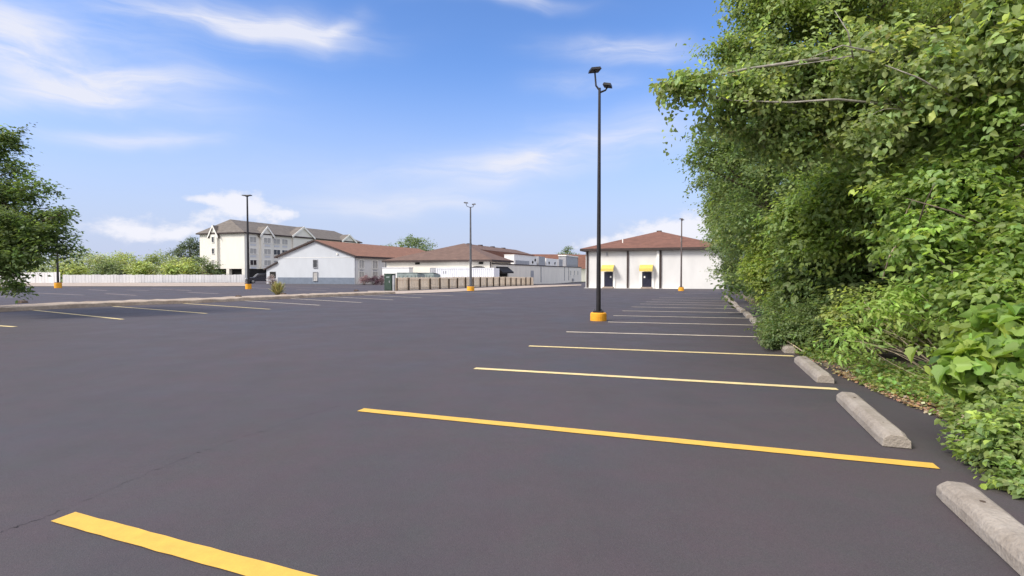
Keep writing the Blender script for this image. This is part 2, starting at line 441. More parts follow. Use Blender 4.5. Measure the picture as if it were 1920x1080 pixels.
rows = [((118, 970), (522, 1080)), ((676, 769), (1756, 875)), ((890, 691), (1570, 730)), ((992, 649), (1488, 668)), ((1062, 622.5), (1425, 632)),
        ((1140, 604), (1420, 610)), ((1150, 592), (1410, 597)), ((1167, 583), (1396, 586.5)), ((1184, 575.5), (1385, 579)), ((1200, 570), (1376, 573)),
        ((1211, 566), (1368, 568.5)), ((1222, 562), (1362, 564)), ((1236, 558), (1356, 559.5)), ((1251, 549.5), (1346, 551))]
for i, (a, b) in enumerate(rows):
    A, B = G(*a), G(*b)
    if i == 0: B = A + (B - A).normalized() * 5.5
    m = M['yellow'] if i < 2 else M['pale'] if i < 4 else M['cream']
    c = 'bright yellow' if i < 2 else 'pale yellow' if i < 4 else 'thin pale'
    paint_line(A, B, m, f'{c} painted stall line, {ORD[i]} of the row running to the hedge', 'stall lines along the hedge')
lrows = [((-190, 599), (28, 613)), ((56, 581), (230, 599)), ((212, 574.5), (388, 588)), ((337, 568.5), (506, 580)), ((450, 563.5), (600, 572.5)), ((545, 560), (678, 567.5)),
         ((620, 556.5), (737, 562.5)), ((680, 553.5), (790, 558.5)), ((745, 551), (850, 554.5)), ((850, 547.5), (940, 550))]
for i, (a, b) in enumerate(lrows):
    paint_line(G(*a), G(*b), M['pale'] if i < 4 else M['cream'], f'painted stall line, {ORD[i]} of the row slanting off the concrete island', 'stall lines at the concrete island', w=.07)
frows = [((0, 556.5), (30, 557.5)), ((70, 549.5), (158, 553.5)), ((82, 537), (147, 539)), ((178, 534.8), (202, 535.5)), ((165, 543), (200, 545)), ((198, 550.5), (256, 554)), ((236, 543.5), (279, 545)),
         ((284, 541.5), (325, 543)), ((330, 543.5), (358, 545)), ((250, 536.5), (292, 537.6)), ((380, 537), (425, 538.5)), ((352, 548), (410, 551)), ((466, 539), (512, 542)), ((528, 537.5), (618, 541)), ((556, 543), (612, 545.5)), ((620, 538), (700, 540))]
for i, (a, b) in enumerate(sorted(frows)):
    paint_line(G(*a), G(*b), M['faint'], f'faint worn stall line beyond the concrete island, {ORDL[i]} from the left', 'worn stall lines in the far lot', w=.11)

# hairline crack in the sealed asphalt
mb = MB(); pts = [G(*p) for p in ((-40, 1012), (40, 985), (120, 955), (200, 920), (290, 882), (370, 850), (430, 828), (500, 806), (560, 784), (640, 760))]
L_, R_ = [], []
rnd = random.Random(9)
for a, b in zip(pts[:-1], pts[1:]):
    for k in range(8):
        p = a.lerp(b, k / 8) + Vector((rnd.uniform(-.02, .02), rnd.uniform(-.02, .02), 0)); w = rnd.uniform(.0015, .005)
        L_.append(p - Vector((0, w, 0))); R_.append(p + Vector((0, w, 0)))
structure(ribbon(mb, L_, R_, .003).build('pavement_crack', M['crack']))

# concrete island (raised, chipped) and the strip that carries the wooden fence
near = [(-420, 612), (-150, 592), (36, 583), (208, 574), (400, 567), (540, 560), (660, 554.5), (742, 551)]
npts = [G(*p) for p in near]
mb = MB(); rnd = random.Random(3)
fine = []
for a, b in zip(npts[:-1], npts[1:]):
    n = max(2, int((b - a).length / .35))
    fine += [a.lerp(b, k / n) for k in range(n)]
fine.append(npts[-1])
n0 = len(mb.v)
dirI = (npts[-1] - npts[2]).normalized(); nrm = Vector((-dirI.y, dirI.x, 0))
for p in fine:
    j = rnd.uniform(-.035, .035); h = .19 + rnd.uniform(-.025, .012)
    q = [(p + nrm * (-j), -.02), (p + nrm * (.05 - j), h - .03), (p + nrm * (.11), h), (p + nrm * 1.6, h + .02), (p + nrm * 1.7, -.02)]
    for v, h_ in q: mb.v.append((v.x, v.y, zg(v.x, v.y) + h_))
for i in range(len(fine) - 1):
    for k in range(4): a = n0 + i * 5 + k; mb.f.append((a, a + 5, a + 6, a + 1))
mb.f.append(tuple(n0 + k for k in range(5))); mb.f.append(tuple(n0 + (len(fine) - 1) * 5 + k for k in range(5))[::-1])
structure(mb.build('kerb_island', M['kerb']))
for (px, py, sz) in ((42, 574.5, .22), (447, 563, .16), (531, 557, .2), (668, 549.5, .18)):   # broken-out lumps lying on the kerb
    p = G(px, py, .14); mb = MB(); F = Frame(p)
    mb.prism(F, [(-sz, 0), (-sz * .8, .1), (-.03, .16), (sz * .7, .12), (sz, .02)], -.12, .14)
    tag(mb.build('concrete_lump', M['stone'], origin=p, bevel=.02), 'dark broken kerb lump on the island, ' + {42: 'beside the leafy bough of the tree', 447: 'below the tall lamp post', 531: 'below the dry tuft of grass', 668: 'near the corner of the white gabled building'}[px], 'rubble', 'broken lumps on the kerb')
mb = MB(); a = [G(*p) for p in ((690, 551), (745, 551.5), (840, 548), (900, 545), (1000, 539.5), (1090, 535.5))]; b = [G(*p) for p in ((690, 546), (745, 546), (840, 542.5), (900, 540), (1000, 535.2), (1090, 533.5))]
structure(ribbon(mb, a, b, .03).build('fence_strip', M['strip']))
mb = MB(); a = [G(px, 537.5 - max(0, (px - 300)) * .003) for px in range(-500, 470, 60)]; b = [G(px, 530.6 - max(0, (px - 300)) * .003) for px in range(-500, 470, 60)]
structure(ribbon(mb, a, b, .05).build('kerb_strip', M['strip']))


# ------------------------------------------------------------------ buildings
def window(F, parent, a, z, w, h, side='front', b=0., frame=.09, m='glass', bars=0, fm='trim'):
    """side front: on the plane b=b facing -b; side right: on the plane a=b facing +a, `a` then runs along b"""
    def bx(mb, u0, u1, d0, d1, z0, z1):
        if side == 'front': mb.box(F, u0, u1, b - d1, b - d0, z0, z1)
        else: mb.box(F, b + d0, b + d1, u0, u1, z0, z1)
    fr = MB(); u0, u1, z0, z1 = a - w / 2, a + w / 2, z, z + h
    bx(fr, u0 - frame, u0, .0, .09, z0 - frame, z1 + frame); bx(fr, u1, u1 + frame, .0, .09, z0 - frame, z1 + frame)
    bx(fr, u0, u1, .0, .09, z1, z1 + frame); bx(fr, u0 - .05, u1 + .05, .09, .16, z0 - frame, z0 - .01); bx(fr, u0, u1, .0, .09, z0 - frame, z0)
    for k in range(bars): x = u0 + (k + 1) * w / (bars + 1); bx(fr, x - .03, x + .03, .025, .07, z0, z1)
    f = fr.build('window', M[fm], parent)
    g = MB(); bx(g, u0, u1, .003, .022, z0, z1); g.build('pane', M[m], f)
    return f


def hip(F, a0, a1, b0, b1, z, rise, i0, i1, ov=.5, th=.22):
    """roof solid, ridge along b; inset 0 leaves a gable end"""
    A0, A1, B0, B1 = a0 - ov, a1 + ov, b0 - ov, b1 + ov; am = (A0 + A1) / 2
    r0, r1 = F(am, B0 + i0, z + rise), F(am, B1 - i1, z + rise)
    lo = [F(A0, B0, z - th), F(A1, B0, z - th), F(A1, B1, z - th), F(A0, B1, z - th)]
    up = [F(A0, B0, z), F(A1, B0, z), F(A1, B1, z), F(A0, B1, z)]
    top, under = MB(), MB()
    top.poly(up[0], up[1], r0); top.poly(up[1], up[2], r1, r0); top.poly(up[2], up[3], r1); top.poly(up[3], up[0], r0, r1)
    for i in range(4): j = (i + 1) % 4; under.poly(lo[i], lo[j], up[j], up[i])
    under.poly(*lo[::-1])
    return top, under


# --- white hall with yellow awnings
c = G(1098, 540); F = Frame(c)
ez = 1.57 + 43.5 * .0715 - c.z
hall = empty('white_hall', c, 'single storey white hall with red brown hip roof and two yellow awnings', 'building')
W_, D_ = 17.0, 30
MB().box(F, 0, W_, 0, D_, -.3, ez - .2).build('wall', M['white'], hall)
t, u = hip(F, 0, W_, 0, D_, ez, 2.98, 12.5, 12.5, ov=.65, th=.3)
rf = t.build('roof', M['roofred'], hall); u.build('fascia', M['fascia'], rf)
for a, b in ((4.4, .5), (11.9, .5)):
    p0 = F(a, 3.0, ez + .75); MB().tube([p0, p0 + Vector((0, 0, .65))], .07, 8).build('vent_pipe', M['trim'], rf)
MB().box(F, W_ / 2 - .35, W_ / 2 + .35, 11.7, 12.3, ez + 2.6, ez + 3.06).build('ridge_vent', M['fascia'], rf)
def a_at(px):                                   # distance along the hall front that shows at this column
    u_, _ = ray(px, 520); return (u_ * c.y - c.x) / (E2.x - u_ * E2.y)
for px in (1101.5, 1177, 1238.5):
    a = a_at(px); MB().box(F, a - .12, a + .12, -.12, -.002, 0, ez - .35).build('downspout', M['fascia'], hall)
a = a_at(1233.5); MB().box(F, a - .16, a + .16, -.22, -.002, 0, ez - .35).build('pilaster', M['trim'], hall)
a = a_at(1138); MB().box(F, a - .1, a + .1, -.12, -.002, ez - .95, ez - .5).build('wall_lamp', M['unitgrey'], hall)
for x0, x1 in ((1133, 1149.5), (1204, 1222)):
    a0, a1 = a_at(x0), a_at(x1)
    d = MB().box(F, a0, a1, -.05, -.002, .22, 2.12).build('door', M['door'], hall)
    fr = MB(); fr.prism(F, [(a0 - .28, 0), (a0, 0), (a0, 2.12), (a1, 2.12), (a1, 0), (a1 + .28, 0), (a1 + .28, 2.2), (a0 - .28, 2.2)], -.09, -.002); fr.build('door_frame', M['trim'], d)
    x = (a1 - .3) if x0 == 1133 else a0 + .3
    MB().box(F, x - .09, x + .09, -.07, -.051, 1.35, 1.6).build('notice', M['trim'], d)
    MB().box(F, a0 - .1, a1 + .1, -.9, -.003, 0, .2).build('step', M['strip'], hall)
    w0, w1 = a0 - .28, a1 + .16
    MB().prism(F, [(-.003, 3.02), (-.25, 3.0), (-.95, 2.55), (-.98, 2.2), (-.94, 2.2), (-.90, 2.5), (-.22, 2.9), (-.003, 2.92)], w0, w1, 'a').build('awning', M['awnyellow'], hall)
MB().box(F, -.12, W_ + .1, -.5, -.005, -.3, .035).build('footing', M['trim'], hall)

# --- white gabled building with a slate band
c = G(665, 533); F = Frame(c); Yc = c.y
ez = 1.57 + 30.5 / 1000 * Yc - c.z
def a_on(px, c=c):
    u_, _ = ray(px, 500); return (u_ * c.y - c.x) / (E2.x - u_ * E2.y)
aL = a_on(521); aLL = a_on(499); apex_rise = 2.55
gb = empty('gabled_building', c, 'two storey white building with plain gable end, slate blue base band and orange brown roof', 'building')
LEN = 34; am = aL / 2
wl = MB()
wl.prism(F, [(aL, -.4), (0, -.4), (0, ez), (am, ez + apex_rise - .1), (aL, ez)], 0, .3); wl.build('gable_wall', M['shadewhite'], gb)
MB().box(F, aL, 0, .3, LEN, -.4, ez - .02).build('side_wall', M['white'], gb)
MB().box(F, aL - .02, .02, -.05, -.003, -.3, 1.05).build('base_band', M['slate'], gb)
MB().box(F, aL + .1, -.1, -.035, -.003, ez - .16, ez - .1).build('trim_board', M['trim'], gb)
# roof as two pitched slabs with dark rakes
rf = MB(); ov = .45; k = apex_rise / (-am); th = .2
for sgn in (1, -1):
    ee = (0 + ov) if sgn > 0 else (aL - ov); zz = ez - k * ov
    rf.prism(F, [(ee, zz), (am, ez + apex_rise), (am, ez + apex_rise + th), (ee, zz + th)], -.3, LEN)
rf_o = rf.build('roof', M['rooforange'], gb)
rk = MB()
for sgn in (1, -1):
    ee = (0 + ov + .03) if sgn > 0 else (aL - ov - .03); zz = ez - k * ov - .06
    rk.prism(F, [(ee, zz), (am, ez + apex_rise - .04), (am, ez + apex_rise + th + .03), (ee, zz + th + .1)], -.36, -.302)
rk.box(F, ov + .003, ov + .09, -.3, LEN, ez - k * ov - .1, ez - k * ov + .2)
rk.build('rake_board', M['fascia'], rf_o)
MB().box(F, .003, .1, -.03, .09, 0, ez - .35).build('downspout', M['unitgrey'], gb)
aw = a_on(591.5)
window(F, gb, aw, ez - 1.75 + .0, .75, 1.2, b=0, fm='unitgrey'); window(F, gb, aw, .55, .75, 1.35, b=-.05, m='curtain', fm='unitgrey')
MB().box(F, a_on(633) - .12, a_on(633) + .12, -.15, -.003, ez + .25, ez + .5).build('flood_lamp', M['trim'], gb)
# lean-to
lt = MB(); zl = 1.57 + (511 - 503) / 1000 * Yc - c.z; zh = 1.57 + (511 - 491) / 1000 * Yc - c.z
lt.prism(F, [(aLL, -.4), (aL - .003, -.4), (aL - .003, zh - .1), (aLL, zl - .1)], .05, 8); lo = lt.build('lean_to', M['shadewhite'], gb)
MB().prism(F, [(aLL - .4, zl - .28), (aL - .005, zh - .09), (aL - .005, zh + .12), (aLL - .4, zl - .07)], -.25, 8.2).build('lean_to_roof', M['fascia'], lo)
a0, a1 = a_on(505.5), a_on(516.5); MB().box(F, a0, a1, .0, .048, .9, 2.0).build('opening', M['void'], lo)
# side windows (the wall facing right), placed by how far they stand along the wall
def b_on(px, c=c, a=0.):
    u_, _ = ray(px, 500); o = c + E2 * a; return (u_ * o.y - o.x) / (E1.x - u_ * E1.y)
for x0, x1 in ((672.5, 682.5), (697.5, 708), (720.5, 732)):
    b0, b1 = b_on(x0), b_on(x1); bm_ = (b0 + b1) / 2; w = b1 - b0
    window(F, gb, bm_, ez - 1.85, w * .9, 1.25, 'right', 0., .1, 'curtain', 1); window(F, gb, bm_, .75, w * .9, 1.25, 'right', 0., .1, 'curtain', 1)
    MB().box(F, .003, .08, bm_ - w * .3, bm_ + w * .3, ez - 2.5, ez - 2.15).build('air_grille', M['unitgrey'], gb)

# --- low hip roofed wing behind the wooden fence
cr = at(919, 487, 78); zr = cr.z; cr = Vector((cr.x, cr.y, zg(cr.x, cr.y))); F = Frame(cr); W_ = 17.5; ez = zr - cr.z
wing = empty('hip_roofed_wing', cr, 'low white wing with broad brown hip roof behind the wooden picket fence', 'building')
BC, AC = 9.0, -5.4                                # beyond b = BC the roof stops at a = AC and the flat roof begins
am, ov, th, RISE, INS = -W_ / 2, .5, .26, 3.05, 10.4
sl = RISE / (ov - am)
def zs(a): return ez + sl * (ov - a) if a > am else ez + sl * (a + W_ + ov)
wl = MB(); wl.box(F, -W_, 0, 0, BC, -.3, ez - .15); wl.box(F, -W_, AC - .3, BC + .002, 40, -.3, ez - .15); wl.build('wall', M['warmwhite'], wing)
r0, r1 = F(am, -ov + INS, ez + RISE), F(am, 37, ez + RISE)
A0, A1, B0 = -W_ - ov, ov, -ov
t = MB(); t.poly(F(A0, B0, ez), F(A1, B0, ez), r0); t.poly(F(A1, B0, ez), F(A1, BC, ez), F(AC, BC, zs(AC)), F(AC, 40, zs(AC)), r1, r0); t.poly(F(A0, 40, ez), F(A0, B0, ez), r0, r1); t.poly(F(AC, 40, zs(AC)), F(A0, 40, ez), r1)
rf = t.build('roof', M['roofbrown'], wing)
u = MB()
u.box(F, A0, A1, B0 - .03, B0 - .003, ez - th, ez + .02); u.box(F, A1 + .003, A1 + .03, B0 - .03, BC, ez - th, ez + .02); u.box(F, A0 - .03, A0 - .003, B0 - .03, 40, ez - th, ez + .02)
u.poly(F(A0, B0, ez - th), F(A1, B0, ez - th), F(A1, BC, ez - th), F(A0, BC, ez - th)); u.build('fascia', M['fascia'], rf)
g = MB(); g.poly(F(A1, BC + .02, ez - th), F(AC, BC + .02, ez - th), F(AC, BC + .02, zs(AC)), F(A1, BC + .02, ez)); g.build('gable_cheek', M['roofred'], rf)
g = MB(); g.box(F, AC - .28, AC - .02, BC + .02, 40, ez - .3, zs(AC) - .03); g.build('upper_wall', M['roofred'], wing)
for bb in (3, 8, 14, 20): MB().box(F, am - .35, am + .35, 8.9 + bb, 9.5 + bb, ez + RISE - .2, ez + RISE + .12).build('ridge_vent', M['fascia'], rf)
def a_w(px):
    u_, _ = ray(px, 500); return (u_ * cr.y - cr.x) / (E2.x - u_ * E2.y)
def z_w(py, px):
    a = a_w(px); return at(px, py, cr.y + E2.y * a).z - cr.z
for x0, x1 in ((779, 787), (898, 906)):
    MB().box(F, a_w(x0), a_w(x1), -.12, -.003, ez - .62, ez - .33).build('eave_vent', M['void'], wing)
g = MB().box(F, a_w(808), a_w(824.5), -.04, -.003, 0, z_w(503.5, 815)).build('garage_door', M['garage'], wing)
gf = MB(); zt = z_w(503.5, 815)
gf.box(F, a_w(806.5), a_w(808), -.07, -.003, 0, zt + .12); gf.box(F, a_w(824.5), a_w(826), -.07, -.003, 0, zt + .12); gf.box(F, a_w(808), a_w(824.5), -.07, -.003, zt, zt + .12)
gf.build('door_frame', M['unitgrey'], g)
pr = []; a0, a1 = a_w(887), a_w(911); zt = z_w(499, 900)
for k_ in range(9): th_ = math.pi * k_ / 8; pr.append(((a0 + a1) / 2 - (a1 - a0) / 2 * math.cos(th_), zt - .55 + .55 * math.sin(th_) ** .6))
MB().prism(F, pr, -.9, -.003).build('domed_awning', M['awnblack'], wing)
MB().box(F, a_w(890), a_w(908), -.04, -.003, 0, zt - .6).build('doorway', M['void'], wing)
MB().box(F, .003, .12, -.1, .1, 0, ez - .3).build('downspout', M['fascia'], wing)

# --- flat roofed extension running away from the wing
fx = empty('flat_roofed_extension', F(0, 40, 0), 'long cream flat roofed extension with a dark roof edge and a black awning', 'building')
b_end = 63; zt = 2.80 - cr.z
MB().box(F, AC + .01, -.02, BC + .06, b_end, -.3, zt - .11).build('back_wall', M['warmwhite'], fx)
wl = MB(); wl.box(F, -.016, .13, .8, b_end, -.5, zt - .003); wl.build('wall', M['warmwhite'], fx)
rl = MB(); rl.box(F, -.6, .24, BC + .1, b_end + .1, zt, zt + .16); rl.box(F, .06, .24, .6, BC + .1, zt, zt + .16); rl.build('roof_edge', M['fascia'], fx)
def b_x(px, a=.13):
    u_, _ = ray(px, 510); o = cr + E2 * a; return (u_ * o.y - o.x) / (E1.x - u_ * E1.y)
for px, w in ((1014, .3), (1058, .2), (1066, .15)):
    b = b_x(px); MB().box(F, .132, .24, b - w / 2, b + w / 2, 0, zt - .02).build('downspout', M['unitgrey'], fx)
b0, b1 = b_x(931), b_x(951)
aw = MB(); aw.prism(F, [(.133, 2.75), (1.15, 1.95), (1.15, 1.72), (.133, 1.72)], b0 - .2, b1 + .2); aw.build('black_awning', M['awnblack'], fx)
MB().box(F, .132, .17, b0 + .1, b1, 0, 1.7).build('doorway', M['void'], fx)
b0, b1 = b_x(995), b_x(1000.5); d = MB().box(F, .132, .18, b0, b1, .2, 2.2).build('side_door', M['unitgrey'], fx)
for px in (1069.5, 1076.5, 1083): b = b_x(px); window(F, fx, b, 1.2, 1.4, 1.1, 'right', .13, .1, 'curtain')
b = b_x(1073); MB().box(F, .132, .5, b - .4, b + .4, -.3, .4).build('wall_box', M['unitgrey'], fx)

# --- rooftop machines on the extension (each stands on the flat roof by itself)
ZR = zt + .165
rs = MB(); rs.box(F, AC, -.62, BC + .05, b_end, zt - .1, zt + .1); rs.build('roof_deck', M['strip'], fx)
def unit(name, px0, px1, py0, aoff, depth, m, label, extra=None):
    b0, b1 = b_x(px0, aoff), b_x(px1, aoff); p = F(aoff, b0, zt + .1); top = at(px0, py0, p.y).z - cr.z
    e = empty(name, p, label, 'rooftop unit', 'rooftop units on the flat roof')
    MB().box(F, aoff - depth, aoff, b0, b1, zt + .1, top).build('casing', m, e)
    if extra: extra(e, b0, b1, top, aoff, depth)
    return e
def ex1(e, b0, b1, top, ao, dp):
    MB().box(F, ao + .003, ao + .1, b0 + .8, b0 + (b1 - b0) * .62, zt + .15, zt + .15 + (top - zt) * .42).build('louvre', M['unitgrey'], e)
    for q, zq in ((.8, .42), (.92, .66)):
        b = b0 + (b1 - b0) * q; z = zt + (top - zt) * zq; p = F(ao + .004, b, z)
        MB().tube([p, p + E2 * .12], .28, 12).build('fan_port', M['void'], e)
    MB().box(F, ao - dp - .05, ao + .06, b0 - .05, b1 + .05, top + .003, top + .09).build('lid', M['trim'], e)
def ex3(e, b0, b1, top, ao, dp):
    for q in (.25, .8):
        b = b0 + (b1 - b0) * q; p = F(ao + .004, b, zt + (top - zt) * .45); MB().tube([p, p + E2 * .1], .3, 10).build('fan_port', M['void'], e)
def ex4(e, b0, b1, top, ao, dp):
    MB().box(F, ao + .004, ao + .09, b0 + .5, b1 - .5, zt + .5, zt + (top - zt) * .68).build('louvre', M['unitgrey'], e)
    MB().box(F, ao - dp - .1, ao + .16, b0 - .15, b1 + .15, top + .003, top + .25).build('hood', M['trim'], e)
    for b in (b0 + .2, b1 - .2): MB().box(F, ao + .004, ao + .12, b - .1, b + .1, zt + .12, top - .02).build('corner_post', M['unitgrey'], e)
unit('rooftop_unit', 964, 1006, 478, -1.3, 1.8, M['unitwhite'], 'long white rooftop unit with two round black fan ports', ex1)
unit('rooftop_unit', 1010, 1022, 480.5, -1.2, 1.6, M['unitgrey'], 'plain grey rooftop unit between two white ones', None)
unit('rooftop_unit', 1024, 1044, 484, -1.2, 1.5, M['unitwhite'], 'low white rooftop unit with small fan ports', ex3)
unit('rooftop_unit', 1048, 1055, 486, -1.2, 1.3, M['unitgrey'], 'narrow grey rooftop unit beside the tall hooded one', None)
unit('rooftop_unit', 1061, 1083, 480, -1.2, 1.8, M['unitgrey'], 'tall grey rooftop unit with white hood and louvred front', ex4)

# --- far red roofed block behind the machines
p = at(985, 500, 150); p = Vector((p.x, p.y, zg(p.x, p.y))); Fb = Frame(p, Vector((.98, .2, 0)).normalized(), Vector((-.2, .98, 0)).normalized())
bk = empty('rear_block', p, 'distant low block whose red brown roof shows behind the rooftop machines', 'building')
MB().box(Fb, -14, 26, 0, 14, -.3, 3.4).build('wall', M['warmwhite'], bk)
rr = MB(); zz = 3.4; rr.prism(Fb, [(-.6, zz), (7, zz + 4.3), (14.6, zz)], -14.5, 26.5, 'a'); rr.build('roof', M['roofred'], bk)

# --- four storey hotel
c = at(458, 435, 128); zt = c.z; c = Vector((c.x, c.y, zg(c.x, c.y))); F = Frame(c); ez = zt - c.z; W_ = 14.3; LEN = 46
hot = empty('hotel', c, 'four storey cream hotel with taupe roof, small gables and rows of windows', 'building')
MB().box(F, -W_, 0, 0, LEN, 2.9, ez - .15).build('wall', M['creamwall'], hot)
gw = MB(); gw.box(F, -W_, -10.8, 0, LEN, -.4, 2.9); gw.build('brick_base', M['brick'], hot)
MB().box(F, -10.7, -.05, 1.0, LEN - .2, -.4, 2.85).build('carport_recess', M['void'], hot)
for a in (-5.4, -.5):
    MB().box(F, a - .45, a + .45, .02, .9, -.4, 2.88).build('column', M['creamwall'], hot)
for b in (9, 18, 27, 36): MB().box(F, -.9, -.02, b - .45, b + .45, -.4, 2.88).build('column', M['creamwall'], hot)
t, u = hip(F, -W_, 0, 0, LEN, ez, 3.5, 3.2, 4, ov=.6, th=.3)
rf = t.build('roof', M['rooftaupe'], hot); u.build('fascia', M['fascia'], rf)
def ab(px, side):
    u_, _ = ray(px, 470)
    return (u_ * c.y - c.x) / (E2.x - u_ * E2.y) if side == 'front' else (u_ * c.y - c.x) / (E1.x - u_ * E1.y)
ZS = [ez - 2.3, ez - 5.1, ez - 7.9]
for px, w, bars in ((474.5, 2.0, 1), (498, 2.2, 1), (519, 2.2, 1), (534, 2.0, 1), (552.5, 2.2, 1), (565, 2.2, 1), (577, 2.2, 1), (590, 2.2, 1), (604, 2.2, 1)):
    b = ab(px, 'right')
    for i, z in enumerate(ZS):
        dark = (px in (519, 534) and i == 1) or (px == 474.5 and i == 2)
        window(F, hot, b, z, w, 1.25, 'right', .55 if px in (498, 577) else 0., .12, 'glass' if dark else 'curtain', bars)
        g = MB(); o_ = .55 if px in (498, 577) else 0.; g.box(F, o_ + .003, o_ + .06, b - .9, b + .9, z - .85, z - .4); g.build('air_grille', M['garage'], hot)
a = ab(403, 'front')
for i, z in enumerate(ZS): window(F, hot, a, z, .75, 1.3, 'front', -.5, .12, 'curtain' if i == 2 else 'glass')
def gablet(name, side, u0, u1, zb, zp, out, m):
    """a bay pushed out of a wall with its own little gable roof"""
    mid = (u0 + u1) / 2; mb = MB(); rb = MB(); th = .35; ov = .55; k = (zp - zb) / (mid - u0)
    prof = [(u0, 2.92), (u1, 2.92), (u1, zb), (mid, zp), (u0, zb)]
    if side == 'front':
        mb.prism(F, prof, -out, -.004)
        for s in (u0 - ov, u1 + ov): rb.prism(F, [(s, zb - k * ov), (mid, zp), (mid, zp + th), (s, zb - k * ov + th)], -out - .18, 2.0)
    else:
        mb.prism(F, prof, .004, out, 'a')
        for s in (u0 - ov, u1 + ov): rb.prism(F, [(s, zb - k * ov), (mid, zp), (mid, zp + th), (s, zb - k * ov + th)], -2.0, out + .18, 'a')
    g = mb.build('bay', m, hot); r_ = rb.build('gable_roof', M['rooftaupe'], g)
    tb = MB()
    for s in (u0 - ov, u1 + ov):
        pr = [(s, zb - k * ov - .12), (mid, zp - .12), (mid, zp + th + .1), (s, zb - k * ov + th + .1)]
        if side == 'front': tb.prism(F, pr, -out - .28, -out - .183)
        else: tb.prism(F, pr, out + .183, out + .28, 'a')
    tb.build('rake_board', M['trim'], g)
gablet('bay', 'front', ab(397, 'front'), ab(410, 'front'), ez - .4, ez + 1.5, .5, M['creamwall'])
gablet('bay', 'right', ab(487, 'right'), ab(508, 'right'), ez - .4, ez + 1.5, .55, M['creamwall'])
gablet('bay', 'right', ab(548, 'right'), ab(586, 'right'), ez + .0, ez + 2.5, .35, M['creamwall'])
gablet('bay', 'right', ab(640, 'right'), ab(664, 'right'), ez - .2, ez + 1.7, .5, M['creamwall'])
pc = MB(); a0, a1 = ab(389, 'front'), ab(409, 'front')
pc.box(F, a0 + .3, a0 + .55, -2.4, -2.15, -.4, 2.1); pc.box(F, a1 - .55, a1 - .3, -2.4, -2.15, -.4, 2.1)
po = pc.build('porch', M['creamwall'], hot)
MB().prism(F, [(a0, 2.1), (a1, 2.1), ((a0 + a1) / 2, 3.7)], -2.7, -.81).build('porch_roof', M['rooftaupe'], po)


# ------------------------------------------------------------------ fences
def board_fence(name, A, B, h, pitch, bw, m, label, post_m, post_pitch, posts_front=True, rails=True, jag=.03, seed=1, dz=0.):
    rnd = random.Random(seed); A, B = Vector((A.x, A.y, 0)), Vector((B.x, B.y, 0)); d = B - A; n = int(d.length / pitch); t = d.normalized(); s = Vector((-t.y, t.x, 0))
    if s.y < 0: s = -s                                  # s points away from the camera
    o = empty(name, (A.x, A.y, zg(A.x, A.y)), label, 'fence')
    mb = MB()
    for i in range(n):
        p = A + t * (i * pitch); z = zg(p.x, p.y) + dz; Fq = Frame((p.x, p.y, z), t, s); hh = h + rnd.uniform(-jag, jag); q = rnd.uniform(-.012, .012)
        mb.box(Fq, 0, bw, .0 + q, .025 + q, .06, hh)
    mb.build('boards', m, o)
    np_ = int(d.length / post_pitch)
    if rails:
        rl = MB()
        for z in (.22, h * .82):
            for i in range(np_):
                p, q = A + t * (i * post_pitch), A + t * ((i + 1) * post_pitch); r0 = Frame((p.x, p.y, zg(p.x, p.y) + dz), t, s); r1 = Frame((q.x, q.y, zg(q.x, q.y) + dz), t, s)
                for (y0, y1, za, zb) in ((-.06, -.02, z, z + .09),):
                    P = [r0(0, y0, za), r0(0, y1, za), r0(0, y1, zb), r0(0, y0, zb)]; Q = [r1(0, y0, za), r1(0, y1, za), r1(0, y1, zb), r1(0, y0, zb)]
                    rl.poly(*P[::-1]); rl.poly(*Q)
                    for k in range(4): rl.poly(P[k], P[(k + 1) % 4], Q[(k + 1) % 4], Q[k])
        rl.build('rails', m, o)
    for i in range(np_ + 1):
        p = A + t * (i * post_pitch); z = zg(p.x, p.y) + dz; Fq = Frame((p.x, p.y, z), t, s); hp = h * (.9 + rnd.uniform(-.04, .1))
        y = (-.2, -.062) if posts_front else (.03, .15)
        MB().box(Fq, -.05, .05, y[0], y[1], -.1, hp).build('post', post_m, o)
    return o
board_fence('picket_fence', G(742, 546), G(1001, 535.2), 1.25, .16, .135, M['wood'], 'weathered tan picket fence with dark posts in front of the low wing', M['post'], 1.95, seed=4)
board_fence('white_fence', G(118, 531), G(462, 530), 1.5, .5, .47, M['fencewhite'], 'long grey white board fence below the trees, next to the hotel', M['fencewhite'], 2.4, False, False, .05, 6)
board_fence('white_fence', G(-420, 532), G(117, 531), 1.95, .5, .47, M['fencewhite2'], 'taller bright white board fence behind the dark leafy tree', M['fencewhite2'], 2.4, False, False, .05, 7)

# ------------------------------------------------------------------ things behind the wooden fence
p = G(729, 545); F = Frame(p)
ub = empty('utility_box', p, 'dark green metal utility box at the near end of the picket fence', 'utility box')
MB().box(F, -.5, .3, 0, .75, .0, 1.55).build('cabinet', M['green'], ub, bevel=.02)
MB().box(F, -.53, .33, -.03, .78, 1.552, 1.62).build('lid', M['green'], ub)
MB().box(F, -.44, .24, -.02, -.002, .12, 1.45).build('cabinet_door', M['green'], ub)
MB().box(F, .06, .12, -.06, -.021, .75, .95).build('handle', M['unitgrey'], ub)
MB().box(F, -.25, .1, -.035, -.021, 1.22, 1.34).build('plate', M['sagesteel'], ub)
tag(MB().box(F, .36, .56, .05, .22, -.1, 1.45).build('gate_post', M['unitgrey'], origin=F(.46, .13, 0), bevel=.01), 'square grey post between the green utility box and picket fence', 'post')

